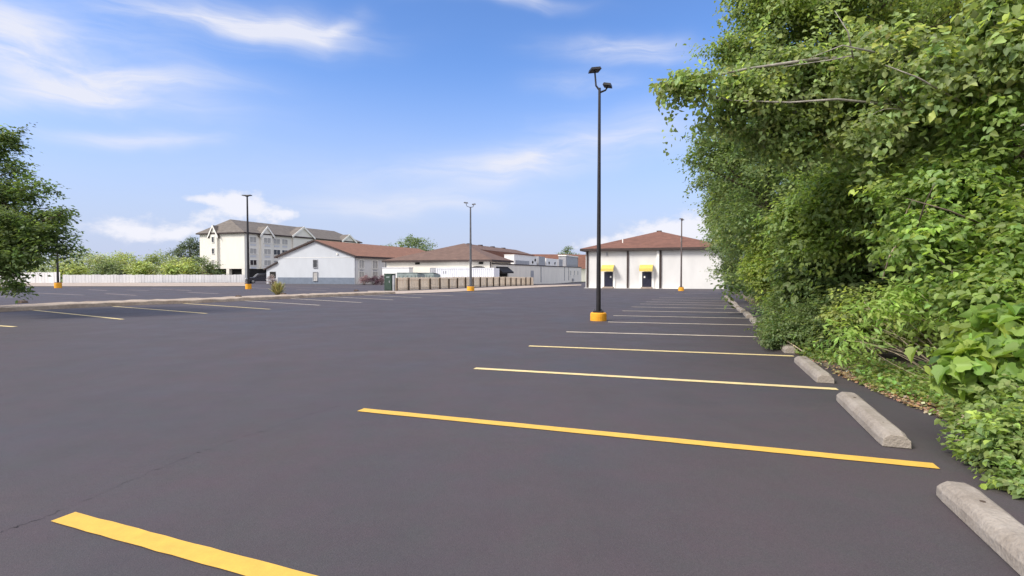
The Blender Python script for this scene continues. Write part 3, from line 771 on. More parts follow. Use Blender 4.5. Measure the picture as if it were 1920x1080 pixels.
def dumpster(px, py, w, label):
    p = G(px, py); F = Frame(p); e = empty('dumpster', p, label, 'dumpster', 'dumpsters behind the picket fence')
    mb = MB(); mb.prism(F, [(0, .15), (1.5, .15), (1.75, 1.2), (1.75, 1.5), (0, 1.68)], 0, w, 'a')
    mb.build('bin', M['sagesteel'], e)
    for k in range(5): x = w * (k + .5) / 5; MB().box(F, x - .05, x + .05, -.06, -.002, .2, 1.45).build('rib', M['sagesteel'], e)
    for k in range(2):
        lid = MB(); x0, x1 = w * k / 2 + .03, w * (k + 1) / 2 - .03
        lid.poly(F(x0, -.05, 1.70), F(x1, -.05, 1.70), F(x1, 1.8, 1.52), F(x0, 1.8, 1.52)); lid.poly(F(x0, -.05, 1.77), F(x1, -.05, 1.77), F(x1, 1.8, 1.59), F(x0, 1.8, 1.59))
        lid.poly(F(x0, -.05, 1.70), F(x1, -.05, 1.70), F(x1, -.05, 1.77), F(x0, -.05, 1.77)); lid.build('lid', M['sagesteel'], e)
    return e
dumpster(744, 540.5, 2.6, 'grey green dumpster behind the near end of the fence')
dumpster(785, 539, 2.0, 'grey green dumpster in front of the garage door')

FW = Frame(cr); p = FW(a_w(836), -3.0, 0); p.z = zg(p.x, p.y); F = Frame(p)
ct = empty('storage_container', p, 'white corrugated storage container standing behind the picket fence', 'container')
LN, HT = None, None
u_, _ = ray(925, 512); LN = (u_ * p.y - p.x) / (E2.x - u_ * E2.y); HT = at(840, 502.5, p.y).z - p.z
cb = MB(); prof = []; x = 0.
while x < LN - .05:
    prof += [(x, 0), (x + .12, 0), (x + .16, .05), (x + .26, .05)]; x += .3
n = len(cb.v)
for z in (.15, HT - .12):
    for a, b in prof: cb.v.append(tuple(F(a, b, z)))
m_ = len(prof)
for i in range(m_ - 1): cb.f.append((n + i, n + i + 1, n + m_ + i + 1, n + m_ + i))
cb.build('corrugated_side', M['container'], ct)
MB().box(F, .0, LN, .06, 2.4, .1, HT - .05).build('shell', M['container'], ct)
fr = MB(); fr.box(F, -.08, .08, -.04, .1, 0, HT); fr.box(F, LN - .06, LN + .08, -.04, .1, 0, HT); fr.box(F, .08, LN - .06, -.03, .1, HT - .12, HT); fr.box(F, .08, LN - .06, -.03, .1, .0, .15)
fr.build('frame', M['container'], ct)
MB().box(F, -.9, -.1, .1, 2.3, .1, HT - .15).build('end_door', M['unitgrey'], ct)
for x in (1.0, 1.35): MB().box(F, x, x + .18, -.012, -.001, HT * .68, HT * .82).build('marking', M['unitgrey'], ct)
p = FW(a_w(733), -2.4, 0); p.z = zg(p.x, p.y); F = Frame(p)
tr = empty('box_trailer', p, 'long low white box trailer beyond the dumpsters, against the wing', 'trailer')
MB().box(F, 0, 4.6, 0, 1.2, .5, at(735, 503, p.y).z - p.z).build('body', M['unitwhite'], tr)
MB().box(F, -.05, 4.65, -.05, 1.25, at(735, 503, p.y).z - p.z + .002, at(735, 502, p.y).z - p.z + .05).build('roof_cap', M['garage'], tr)
for x in (1.6, 2.5):
    q = F(x, -.02, .35); MB().tube([q - E1 * .1, q + E1 * .12], .34, 14).build('wheel', M['tyre'], tr)

# ------------------------------------------------------------------ lamp posts
def lamp_post(p, h, rb, heads, m, label, base_r, base_h, square=True):
    """heads: list of (dx, dy, dz of head, size x, y, yaw, tilt, pole top offset)"""
    o = empty('lamp_post', p, label, 'lamp post', 'lamp posts of the lot')
    mb = MB(); k = 24; prof = [(base_r * 1.02, -.05), (base_r * 1.02, base_h * .6), (base_r, base_h - .03), (base_r - .03, base_h)]
    for r, z in prof:
        for j in range(k): a = 2 * math.pi * j / k; mb.v.append((p.x + r * math.cos(a), p.y + r * math.sin(a), p.z + z))
    for i in range(len(prof) - 1):
        for j in range(k): a = i * k + j; b = i * k + (j + 1) % k; mb.f.append((a, b, b + k, a + k))
    mb.f.append(tuple(len(prof) * k - k + j for j in range(k)))
    mb.build('concrete_base', M['base'], o)
    MB().box(Frame(p), -rb * 1.9, rb * 1.9, -rb * 1.9, rb * 1.9, base_h + .002, base_h + .05).build('base_plate', m, o)
    for sx in (-1, 1):
        for sy in (-1, 1):
            q = p + Vector((sx * rb * 1.5, sy * rb * 1.5, base_h + .05)); MB().tube([q, q + Vector((0, 0, .05))], .018, 6).build('bolt', M['polegrey'], o)
    pts = [p + Vector((0, 0, base_h + .05 + (h - base_h) * i / 6)) for i in range(7)]
    MB().tube(pts, [rb * (1 - .45 * i / 6) for i in range(7)], 12).build('pole', m, o, smooth=False)
    top = p + Vector((0, 0, h))
    for (dx, dz, sx, sy, yaw, tilt, arm0) in heads:
        hc = top + Vector((dx, 0, dz)); st = top + Vector((0, 0, arm0))
        arm = MB().tube([st, st + Vector((dx * .75, 0, dz * .25 if dz > .2 else (hc.z - st.z) * .4)), Vector((hc.x, hc.y, hc.z - .02))], [.034, .03, .028], 8).build('arm', m, o)
        ca, sa, ct, s_t = math.cos(yaw), math.sin(yaw), math.cos(tilt), math.sin(tilt)
        X = Vector((ca * ct, sa * ct, -s_t)); Y = Vector((-sa, ca, 0)); Z = X.cross(Y)
        hb = MB(); lb = MB()
        def P(a, b, c_): return hc + X * a + Y * b + Z * c_
        lo = [P(-sx, -sy, 0), P(sx, -sy, 0), P(sx, sy, 0), P(-sx, sy, 0)]; up = [P(-sx * .85, -sy * .85, .08), P(sx * .85, -sy * .85, .08), P(sx * .85, sy * .85, .08), P(-sx * .85, sy * .85, .08)]
        hb.poly(*lo[::-1]); hb.poly(*up)
        for i in range(4): j = (i + 1) % 4; hb.poly(lo[i], lo[j], up[j], up[i])
        hd = hb.build('lamp_head', m, o)
        lb.poly(*[P(a * sx * .75, b * sy * .75, -.004) for a, b in ((-1, -1), (-1, 1), (1, 1), (1, -1))]); lb.build('lens', M['pole'] if m is M['pole'] else M['lens'], hd)
    return o
p = G(1122, 601); Yp = p.y
hp = at(1127, 168, Yp).z - p.z
lamp_post(p, hp, .078, [(-.155, .60, .175, .19, R(8), R(-8), -.02), (.26, .10, .135, .17, R(-20), R(12), -.1)], M['pole'], 'tall black lamp post on a round orange base, nearest of all', .265, .27)
MB_ = None
p = G(466, 542); h = at(463, 368, p.y).z - p.z
lamp_post(p, h, .14, [(-.22, .05, .26, .25, 0, 0, -.05), (.2, .05, .24, .25, 0, R(-6), -.05)], M['pole'], 'dark lamp post with a flat T shaped top, in front of the hotel', .3, .55)
p = G(882.5, 545.5); h = at(882, 389, p.y).z - p.z
lamp_post(p, h, .12, [(-.42, .40, .2, .2, 0, R(6), 0), (.32, .26, .18, .2, 0, R(-8), 0)], M['polegrey'], 'grey lamp post with two heads on a V, beside the picket fence', .34, .42)
p = G(1277, 545.5); h = at(1277, 414, p.y).z - p.z
lamp_post(p, h, .1, [(-.06, .16, .16, .2, 0, R(4), 0), (.09, .05, .14, .16, 0, R(-4), 0)], M['polebrown'], 'thin brownish lamp post in front of the white hall with yellow awnings', .28, .38)
p = G(109, 540); h = 8.4
lamp_post(p, h, .12, [(-.3, .2, .22, .2, 0, 0, 0), (.3, .2, .22, .2, 0, 0, 0)], M['pole'], 'dark lamp post whose top is lost in the leafy tree', .35, .6)

# ------------------------------------------------------------------ wheel stops
def wheel_stop_mesh(seed):
    rnd = random.Random(seed); mb = MB(); n = 16; L2 = .93
    for i in range(n + 1):
        y = -L2 + 2 * L2 * i / n; e = .035 if i in (0, n) else 0
        w = .118 - e * .2; j = lambda s=.006: rnd.uniform(-s, s)
        h = .128 - e * .5
        for x, z in ((-w, 0), (-w * .97 + j(.004), .066 + j(.004)), (-w * .77 + j(.004), h - .024), (-w * .45 + j(.004), h + j(.003)), (w * .45 + j(.004), h + j(.003)), (w * .77 + j(.004), h - .024), (w * .97 + j(.004), .066 + j(.004)), (w, 0)):
            mb.v.append((x, y, z))
    for i in range(n):
        for k in range(8): a = i * 8 + k; b = i * 8 + (k + 1) % 8; mb.f.append((a, b, b + 8, a + 8))
    mb.f.append(tuple(range(8))[::-1]); mb.f.append(tuple(n * 8 + k for k in range(8)))
    return mb
def wheel_stop():
    e = empty('wheel_stop', (0, 0, 0)); wheel_stop_mesh(2).build('block', M['concrete'], e, bevel=.006)
    for y in (-.55, .55): MB().tube([(0.0, y, .118), (0.0, y, .1295)], .016, 8).build('anchor_pin', M['post'], e)
    return e
proto = wheel_stop(); yaw = -math.atan2(E1.x, E1.y)
rnd = random.Random(8)
for k in range(13):
    o = proto if k == 0 else copy_tree(proto)
    fl = Vector((2.98, 3.72, 0)) + E1 * (2.98 * k); cpos = fl - E1 * .93 + E2 * .12 + E2 * rnd.uniform(-.05, .05) * (k > 2) + E1 * rnd.uniform(-.1, .1) * (k > 2)
    o.location = (cpos.x, cpos.y, zg(cpos.x, cpos.y) + .003); o.rotation_euler = (0, 0, yaw + R(rnd.uniform(-1.5, 1.5)) * (k > 0))
    note = {0: 'cut by the corner of the photo', 1: 'beside the end of the second yellow line', 2: 'beside the creeping ground cover', 3: 'half buried under the dark shrub'}.get(k, 'small with distance')
    tag(o, f'concrete wheel stop, {ORD[k]} along the hedge, {note}', 'wheel stop', 'wheel stops along the hedge')

# ------------------------------------------------------------------ parked car (dark SUV by the lean-to)
def suv(p, yaw, label):
    e = empty('parked_car', p, label, 'car'); ca, sa = math.cos(yaw), math.sin(yaw)
    F = Frame(p, Vector((ca, sa, 0)), Vector((-sa, ca, 0)))       # a: length (front at -a), b: width
    mb = MB(); lo = [(-2.3, .38), (-2.32, .75), (-2.15, .98), (-1.15, 1.06), (2.2, 1.1), (2.32, .9), (2.3, .38)]
    mb.prism(F, lo, -.92, .92); mb.build('body', M['carpaint'], e, bevel=.05)
    cb = MB(); n = len(cb.v)
    pr = [(-1.15, 1.062), (-.45, 1.72), (1.75, 1.74), (2.15, 1.102)]
    for b, q in ((-.9, 0), (-.74, 1), (.74, 1), (.9, 0)): pass
    for s in (-1, 1):
        for i, (a, z) in enumerate(pr): cb.v.append(tuple(F(a, s * (.74 if i in (1, 2) else .9), z)))
    for q in ((0, 1, 2, 3), (7, 6, 5, 4), (0, 4, 5, 1), (1, 5, 6, 2), (2, 6, 7, 3), (3, 7, 4, 0)): cb.f.append(q)
    cabin = cb.build('cabin', M['carpaint'], e, bevel=.03)
    for s in (-1, 1):
        for a0, a1, t0, t1 in ((-.85, .3, -.38, .3), (.4, 1.85, .4, 1.6)):
            def S(a, z): k = (z - 1.08) / .65; return F(a, s * (.9 - .16 * k + .012), z)
            w = MB(); w.poly(S(a0, 1.15), S(a1, 1.15), S(t1, 1.63), S(t0, 1.63)); w.build('side_window', M['glass'], cabin)
    def Wd(a, b, z, off=-.03): return F(a + off, b, z + .02)
    w = MB(); w.poly(Wd(-1.06, -.78, 1.14), Wd(-1.06, .78, 1.14), Wd(-.53, .66, 1.64), Wd(-.53, -.66, 1.64)); w.build('windscreen', M['glass'], cabin)
    for a in (-1.45, 1.4):
        for s in (-1, 1):
            q = F(a, s * .9, .36); wdir = F.b * (s * .13)
            t = MB().tube([q - wdir, q + wdir * .35], .36, 18).build('wheel', M['tyre'], e); MB().tube([q + wdir * .352, q + wdir * .42], .22, 14).build('rim', M['rim'], t)
    for s in (-1, 1):
        MB().box(F, -2.35, -2.318, s * .62 - .17, s * .62 + .17, .72, .88).build('headlight', M['trim'], e)
        MB().box(F, 2.322, 2.36, s * .72 - .1, s * .72 + .1, .75, 1.0).build('tail_light', M['lampred'], e)
        MB().box(F, -.78, -.6, s * .92 + (0 if s > 0 else -.18), s * .92 + (.18 if s > 0 else 0), 1.08, 1.24).build('mirror', M['carpaint'], e)
    MB().box(F, -2.37, -2.33, -.5, .5, .5, .72).build('grille', M['void'], e)
    return e
suv(G(489, 531), R(38), 'dark parked sport utility car by the white building, behind the lamp post')


# ------------------------------------------------------------------ vegetation
def unit_v(a): return a / np.maximum(1e-9, np.linalg.norm(a, axis=1, keepdims=True))


def half(pts, fold):
    r = [(x, y, abs(x) * fold) for x, y in pts]; l = [(-x, y, abs(x) * fold) for x, y in pts][::-1]
    return r, l
def template(base, tip, pts, fold, droop=.0):
    r, l = half(pts, fold); V = [(0, base, 0)] + r + [(0, tip, -droop)] + l; k = len(pts)
    V = [(x, y, z - droop * max(0, y) ** 2) if 0 < i < len(V) else (x, y, z) for i, (x, y, z) in enumerate(V)]
    return np.array(V, float), [list(range(0, k + 2)), [0] + list(range(k + 1, 2 * k + 2))]
T_RHOMB = template(0, 1, [(.28, .45)], .25)
T_NARROW = template(0, 1, [(.17, .4)], .2)
T_OVATE = template(0, 1, [(.30, .22), (.30, .58)], .25, .12)
T_HEART = template(0, 1, [(.30, -.08), (.46, .22), (.33, .58)], .18, .18)
T_LOBE = template(0, 1, [(.24, -.13), (.47, .0), (.57, .26), (.44, .37), (.45, .63), (.20, .73)], .3, .35)
T_BROAD = template(0, 1, [(.28, .02), (.42, .28), (.30, .66)], .2, .2)
NG = [np.array([0.105, .155, .03])]


def leaf_mesh(name, P, N, T, S, C, tmpl, m, parent=None):
    V, faces = tmpl; n, k = len(P), len(V)
    N = unit_v(N); T = unit_v(T - N * (T * N).sum(1, keepdims=True)); B = np.cross(T, N)
    X = P[:, None, :] + S[:, None, None] * (V[None, :, 0:1] * B[:, None, :] + V[None, :, 1:2] * T[:, None, :] + V[None, :, 2:3] * N[:, None, :])
    off = np.zeros(3)
    if parent is not None: off = np.array(parent.location)
    X = (X - off).reshape(-1, 3).astype(np.float32)
    fl = len(faces[0]); idx = (np.array(faces).reshape(1, -1) + (np.arange(n) * k)[:, None]).reshape(-1).astype(np.int32); nf = n * 2
    me = bpy.data.meshes.new(name); me.vertices.add(len(X)); me.vertices.foreach_set('co', X.reshape(-1))
    me.loops.add(len(idx)); me.loops.foreach_set('vertex_index', idx)
    me.polygons.add(nf); me.polygons.foreach_set('loop_start', np.arange(nf, dtype=np.int32) * fl); me.polygons.foreach_set('loop_total', np.full(nf, fl, np.int32))
    me.update(calc_edges=True)
    a = me.attributes.new('leaf_colour', 'FLOAT_COLOR', 'POINT')
    cc = np.ones((n, k, 4), np.float32); cc[:, :, :3] = C[:, None, :]; a.data.foreach_set('color', cc.reshape(-1))
    me.materials.append(m)
    o = bpy.data.objects.new(name, me); col.objects.link(o)
    if parent is not None: o.parent = parent
    return o


LEAF_GAIN = 1.62


def lobed(blobs, rng, k=6, f=.42):
    o = []
    for b in blobs:
        c, Rr, w = np.array(tuple(b[0])), np.array(b[1]), (b[2] if len(b) > 2 else 1.)
        o.append((c, Rr * .56, w * .5))
        for i in range(k):
            d = rng.normal(size=3); d /= np.linalg.norm(d)
            if d[2] < -.7: d[2] *= -1
            o.append((c + d * Rr * .76, Rr * f * (.5 + .8 * rng.random()), w * (.7 + .6 * rng.random())))
    return o


def cluster_leaves(rng, blobs, ncl, per, size, spread, colour, up=.7, out=.5, droop=.25, flat=.35, inner=.55, jit=.16, hue=.075, zmin=-.75, tip2=None, ground=True, young=.0, wisps=.07, shoots=0, shoot_len=.8, shoot_dir=(0, 0, .5), grow=None):
    W = np.array([(b[1][0] * b[1][1] + b[1][0] * b[1][2] + b[1][1] * b[1][2]) * (b[2] if len(b) > 2 else 1) for b in blobs]); W = W / W.sum()
    ci = rng.choice(len(blobs), ncl, p=W); C = np.array([tuple(b[0]) for b in blobs])[ci]; Rr = np.array([b[1] for b in blobs])[ci]
    D = unit_v(rng.normal(size=(ncl, 3))); bad = D[:, 2] < zmin; D[bad, 2] *= -1
    lump = 1 + .13 * np.sin(D[:, 0] * 5.1 + ci * 1.7 + 2 * D[:, 2]) * np.cos(D[:, 2] * 6.3 + ci * .9) + .09 * np.sin(D[:, 1] * 11 + D[:, 0] * 9 + ci)
    r = (inner + (1 - inner) * rng.random(ncl) ** .55) * lump
    wisp = rng.random(ncl) < wisps; r[wisp] *= 1.12 + .4 * rng.random(wisp.sum())
    cen = C + D * Rr * r[:, None]; outw = unit_v(D / Rr)
    tw = unit_v(outw + .55 * rng.normal(size=(ncl, 3)) * np.array([1, 1, .5]) + np.array([0, 0, -droop]))
    if shoots:                                          # loose sprays that leave the crown: five small clusters along each
        q = rng.integers(0, ncl, shoots); d0 = unit_v(outw[q] + .5 * rng.normal(size=(shoots, 3)) + np.array(shoot_dir)); ln = shoot_len * (.5 + rng.random(shoots))
        st = C[q] + D[q] * Rr[q] * .95
        for k in range(6):
            cen = np.concatenate([cen, st + d0 * (ln * k / 5)[:, None] - np.array([0, 0, .12]) * (k / 5) ** 2 * shoot_len]); tw = np.concatenate([tw, d0]); outw = np.concatenate([outw, d0]); ci = np.concatenate([ci, ci[q]])
        ncl = len(cen)
    idx = np.repeat(np.arange(ncl), per); n = len(idx)
    tj = rng.random(n); sp = spread * (.7 + .6 * rng.random(ncl))[idx]
    side = unit_v(np.cross(tw[idx], np.array([0, 0, 1.]) + .3 * rng.normal(size=(n, 3)))) * np.where(rng.random(n) < .5, -1, 1)[:, None]
    P = cen[idx] + tw[idx] * ((tj - .5) * 2 * sp)[:, None] + side * (sp * .55 * rng.random(n) * (1.15 - tj))[:, None] + rng.normal(size=(n, 3)) * np.array([1, 1, flat]) * (sp * .22)[:, None]
    P[:, 2] -= droop * sp * tj ** 2 * .6
    N = up * np.array([0, 0, 1.]) + out * outw[idx] + .38 * rng.normal(size=(n, 3)); T = tw[idx] * .7 + side * .7 + np.array([0, 0, -.35]) + .3 * rng.normal(size=(n, 3))
    S = size * (.65 + .6 * rng.random(n))
    if grow: S = S * (1 + (grow[2] - 1) * np.clip((P[:, 0] - grow[0]) / (grow[1] - grow[0]), 0, 1))
    cb = np.array(colour)[None] * np.exp(jit * rng.normal(size=(ncl, 1))) * np.exp(hue * rng.normal(size=(ncl, 3)) * np.array([1, .3, .8]))
    if young: y = rng.random(ncl) < young; cb[y] = cb[y] * np.array([1.4, 1.38, .95])
    Cc = cb[idx] * np.exp(.13 * rng.normal(size=(n, 1)))
    if ground:
        gz = np.array([zg(x, y) for x, y in P[:, :2]]); P[:, 2] = np.maximum(P[:, 2], gz + .03 + .05 * rng.random(n))
    return P, N, unit_v(T), S, np.clip(Cc * LEAF_GAIN * np.array([1.17, 1.06, 1.22]), .004, .8), cen


def limbs(mb, rng, root, ends, r0, bend=.15, k=7):
    """branches from a root point out to each end, curved and tapering"""
    for e in ends:
        e = Vector(e); d = e - root; mid = root + d * .5 + Vector(tuple(rng.normal(size=3) * bend * d.length)) + Vector((0, 0, .1 * d.length))
        pts = []
        for i in range(7): t = i / 6; pts.append(root * ((1 - t) ** 2) + mid * (2 * t * (1 - t)) + e * (t * t))
        mb.tube(pts, [max(.004, r0 * (1 - .85 * i / 6)) for i in range(7)], k)


def plant(name, foot, blobs, label, cat, ncl, per, size, spread, colour, tmpl=T_OVATE, seed=1, group=None, trunk=None, bark='bark', trunk_top=None, twigs=0, twig_r=.008, leafmat=None, part='crown', stem='trunk', lobes=8, extra=None, **kw):
    """a tree or shrub: foot point, crown blobs, a trunk with limbs to each blob"""
    rng = np.random.default_rng(seed)
    foot = Vector((foot[0], foot[1], zg(foot[0], foot[1])))
    e = empty(name, foot, label, cat, group)
    lb_ = lobed(blobs, rng, lobes) if lobes else blobs
    P, N, T, S, C, cen = cluster_leaves(rng, lb_, ncl, per, size, spread, colour, **kw)
    leaf_mesh(part, P, N, T, S, C, tmpl, leafmat or LEAF, e)
    mb = MB()
    if trunk:
        top = Vector(trunk_top) if trunk_top is not None else foot + Vector((rng.normal() * .2, rng.normal() * .2, 2.0))
        pts = []
        for i in range(7): t = i / 6; pts.append(foot.lerp(top, t) + Vector((math.sin(t * 5 + seed) * trunk * .6, math.cos(t * 4 + seed) * trunk * .5, 0)) - Vector((0, 0, .1 * (i == 0))))
        mb.tube(pts, [trunk * (1.25 if i == 0 else 1.05 - .5 * i / 6) for i in range(7)], 10)
        ends = [b[0] for b in blobs]
        limbs(mb, rng, top, ends, trunk * .5)
        for q in range(min(twigs, len(cen))):
            c_ = Vector(tuple(cen[q])); b = min(ends, key=lambda x: (Vector(x) - c_).length); limbs(mb, rng, Vector(b), [c_], max(twig_r, trunk * .12), k=5)
    else:
        for q in range(twigs or 10): limbs(mb, rng, foot + Vector((rng.normal() * .12, rng.normal() * .12, -.03)), [Vector(tuple(cen[q]))], twig_r * 1.6, k=5)
    for pts, r_ in (extra or []): mb.tube(pts, [r_ * (1 - .75 * i / (len(pts) - 1)) for i in range(len(pts))], 6)
    mb.build(stem, M[bark], e, smooth=True)
    return e


def B(px, py, Y, rx, ry, rz, w=1.): return (at(px, py, Y), (rx, ry, rz), w)

HG = 'trees and shrubs of the hedge'
# --- near shrubs, right foreground
plant('vine_plant', Hp(-.35, .75), [B(1925, 690, 4.75, .48, .4, .42), B(1885, 640, 5.1, .34, .4, .28), B(1845, 725, 4.9, .24, .3, .24), B(1830, 660, 5.0, .2, .3, .2), B(1935, 600, 5.0, .35, .35, .22)], 'bright green vine with very large lobed leaves over the lower shrubs', 'vine',
      190, 4, .145, .16, (.13, .205, .042), T_LOBE, 11, HG, twigs=24, twig_r=.004, bark='drystem', part='leaves', stem='stems', up=.3, out=.95, flat=.6, droop=.3, jit=.2, inner=.6, lobes=3)
plant('weed_shrub', Hp(-.75, .6), [B(1885, 825, 4.3, .32, .3, .20), B(1930, 880, 4.0, .3, .3, .26), B(1850, 805, 4.6, .24, .3, .15), B(1815, 838, 4.45, .16, .2, .08), B(1900, 780, 4.5, .33, .3, .25), B(1945, 960, 3.75, .18, .2, .22)], 'low weedy shrub with small pointed leaves beside the nearest wheel stop', 'shrub',
      380, 11, .058, .14, (.125, .18, .055), T_OVATE, 12, HG, twigs=70, twig_r=.003, bark='drystem', part='leaves', stem='stems', young=.18, droop=.2, inner=.2, wisps=.15, out=.6, shoots=26, shoot_len=.22)
plant('sapling_thicket', Hp(3.2, 1.5), [B(1665, 630, 9.6, .75, .6, .36), B(1785, 628, 8.5, .58, .6, .42), B(1610, 610, 9.6, .6, .6, .48), B(1710, 590, 8.6, .65, .6, .42), B(1850, 675, 7.0, .36, .4, .32)], 'thicket of light green saplings above the creeping ground cover', 'shrub',
      1300, 11, .070, .2, (.14, .19, .056), T_OVATE, 13, HG, twigs=40, twig_r=.003, bark='drystem', part='leaves', stem='stems', young=.12, inner=.25, flat=.3, wisps=.14, shoots=30, shoot_len=.45)
plant('ailanthus_sapling', Hp(2.5, .9), [B(1640, 585, 7.9, .40, .3, .2), B(1690, 560, 7.6, .3, .3, .18), B(1600, 630, 8.0, .3, .3, .2)], 'pale green young sapling with long drooping leaflets, above the third wheel stop', 'sapling',
      80, 14, .12, .26, (.17, .26, .06), T_NARROW, 19, HG, twigs=12, twig_r=.003, bark='drystem', part='leaves', stem='stems', droop=.5, flat=.2, lobes=0)
plant('evergreen_shrub', Hp(7.6, .45), [B(1472, 632, 11.0, .46, .5, .36, 1.6), B(1462, 640, 11.0, .30, .4, .26, 1.5), B(1450, 615, 11.8, .36, .4, .4, 1.6), B(1540, 645, 10.4, .5, .5, .36, 1.3), B(1505, 605, 12.2, .8, .8, .62), B(1455, 622, 12.9, .3, .4, .42), B(1560, 640, 11.6, .55, .6, .45), B(1525, 565, 13.0, .75, .8, .45), B(1452, 588, 13.2, .28, .4, .4)], 'dense dark green shrub that overhangs the row of wheel stops', 'shrub',
      2500, 11, .06, .18, (.085, .125, .042), T_OVATE, 14, HG, twigs=60, twig_r=.005, part='leaves', stem='stems', young=.1, inner=.4, wisps=.12, shoots=36, shoot_len=.45)
plant('honeysuckle_shrub', Hp(11.5, .8), [B(1470, 505, 17, 1.0, 1.0, .85), B(1455, 560, 17, .5, .7, .6), B(1450, 450, 17, .8, .9, .7), B(1425, 520, 17.4, .4, .5, .6)], 'yellowish green shrub standing behind the dark overhanging shrub', 'shrub',
      1500, 10, .095, .25, (.15, .205, .048), T_OVATE, 15, HG, twigs=50, twig_r=.006, part='leaves', stem='stems', young=.15, inner=.4, wisps=.12, shoots=30, shoot_len=.6)
ls = [('olive green rounded shrub leaning toward the small distant wheel stops', 1455, 520, 22.5, 1.1, 1.2, 1.2, (.115, .16, .05)), ('grey green shrub beyond the olive rounded one along the hedge', 1428, 515, 28, 1.0, 1.3, 1.2, (.10, .14, .052)),
      ('dull green shrub near the far end of the wheel stops', 1402, 500, 35, 1.1, 1.4, 1.7, (.105, .15, .05)), ('last dark shrub at the hedge end against the white hall', 1372, 512, 46, 1.05, 1.4, 1.6, (.085, .12, .048))]
for i, (lb, px, py, Y, rx, ry, rz, cc) in enumerate(ls):
    c0 = at(px, py, Y)
    plant('hedge_shrub', (c0.x + .6, c0.y), [(c0, (rx, ry, rz)), (c0 + Vector((rx * .9, -.3, -.3)), (rx, ry, rz * .8)), (c0 + Vector((rx * .2, .3, rz * .8)), (rx * .75, ry * .8, rz * .6)), (c0 + Vector((.3, -.2, -rz * .6)), (rx * .9, ry, rz * .6))], lb, 'shrub',
          900, 9, .14, .30, cc, T_RHOMB, 30 + i, HG, twigs=30, twig_r=.008, part='leaves', stem='stems', inner=.45, wisps=.12, young=.1, shoots=16, shoot_len=.7)
# --- the tall leafy wall in the middle distance
plant('mulberry_tree', Hp(2.9, 3.2), [B(1870, 430, 7.2, 1.2, 1.0, .9), B(1740, 480, 8.2, .9, .9, .5), B(1910, 290, 7.2, 1.1, 1.0, .8), B(1770, 370, 7.9, .9, .9, .45), B(1850, 560, 6.8, .85, .8, .4), B(1940, 540, 6.4, .8, .8, .5)], 'broad leaved tree whose layered branches wall off the hedge above the large leaved vine', 'tree',
      2100, 9, .088, .30, (.13, .195, .052), T_BROAD, 16, HG, trunk=.11, twigs=80, up=.8, out=.45, flat=.16, droop=.25, inner=.35, young=.09, lobes=5, shoots=40, shoot_len=.6,
      extra=[([at(1700, 560, 8.6), at(1712, 450, 7.4), at(1735, 380, 6.9), at(1752, 345, 6.7)], .018), ([at(1840, 420, 7), at(1780, 395, 6.6), at(1700, 372, 6.9)], .014)])
plant('box_elder_tree', Hp(7.6, 2.4), [B(1610, 430, 11.2, 1.3, 1.2, .9), B(1550, 370, 11.5, 1.1, 1.2, .8), B(1650, 340, 10.6, 1.2, 1.1, .65), B(1520, 440, 12.3, .85, 1., .7)], 'bushy mid green tree behind the sapling thicket', 'tree',
      1900, 10, .10, .32, (.125, .18, .05), T_OVATE, 17, HG, trunk=.1, twigs=60, up=.7, flat=.25, inner=.4, young=.14, wisps=.1, shoots=40, shoot_len=.6)
# --- big overhanging cottonwood
cw = [B(1600, 170, 8.8, 1.3, 1.2, .55), B(1490, 175, 9.2, 1.1, 1.1, .55), B(1375, 185, 9.2, .62, .7, .30, 1.2), B(1300, 170, 9.1, .36, .45, .18, 1.5), B(1700, 110, 8.2, 1.0, 1.0, .6),
      B(1720, 220, 7.8, 1.0, 1., .5), B(1830, 150, 7.4, .9, .9, .65), B(1560, 260, 9.2, 1.1, 1.0, .4), B(1430, 250, 9.4, .62, .8, .3), B(1345, 225, 9.2, .34, .4, .18), B(1910, 90, 7.0, .7, .8, .6), B(1262, 160, 9.0, .16, .25, .10, 2.)]
plant('cottonwood_tree', Hp(4.2, 3.4), cw, 'large cottonwood with heart shaped leaves whose bough reaches out against the blue sky', 'tree',
      3300, 9, .072, .26, (.13, .18, .062), T_HEART, 18, HG, trunk=.13, bark='barkpale', trunk_top=at(1880, 170, 9.2), twigs=150, up=.3, out=.6, flat=.7, droop=.45, inner=.3, jit=.22, young=.08, ground=False, wisps=.14, lobes=5, shoots=60, shoot_len=.55, shoot_dir=(-.3, 0, .1), grow=(5.2, 7.0, 1.75),
      extra=[([at(1760, 120, 8.6), at(1640, 98, 7.95), at(1560, 112, 8.05), at(1470, 125, 8.3)], .016), ([at(1640, 98, 7.72), at(1580, 85, 7.6), at(1520, 108, 7.7)], .014), ([at(1700, 200, 8.2), at(1570, 186, 8.0), at(1480, 192, 8.25), at(1370, 188, 8.8), at(1290, 168, 9)], .020),
             ([at(1600, 110, 7.9), at(1590, 60, 7.7), at(1565, 20, 7.8)], .013), ([at(1800, 190, 7.2), at(1720, 145, 6.9), at(1660, 122, 7)], .016), ([at(1895, 160, 7.2), at(1888, 60, 6.9), at(1870, -30, 7.1)], .05)])
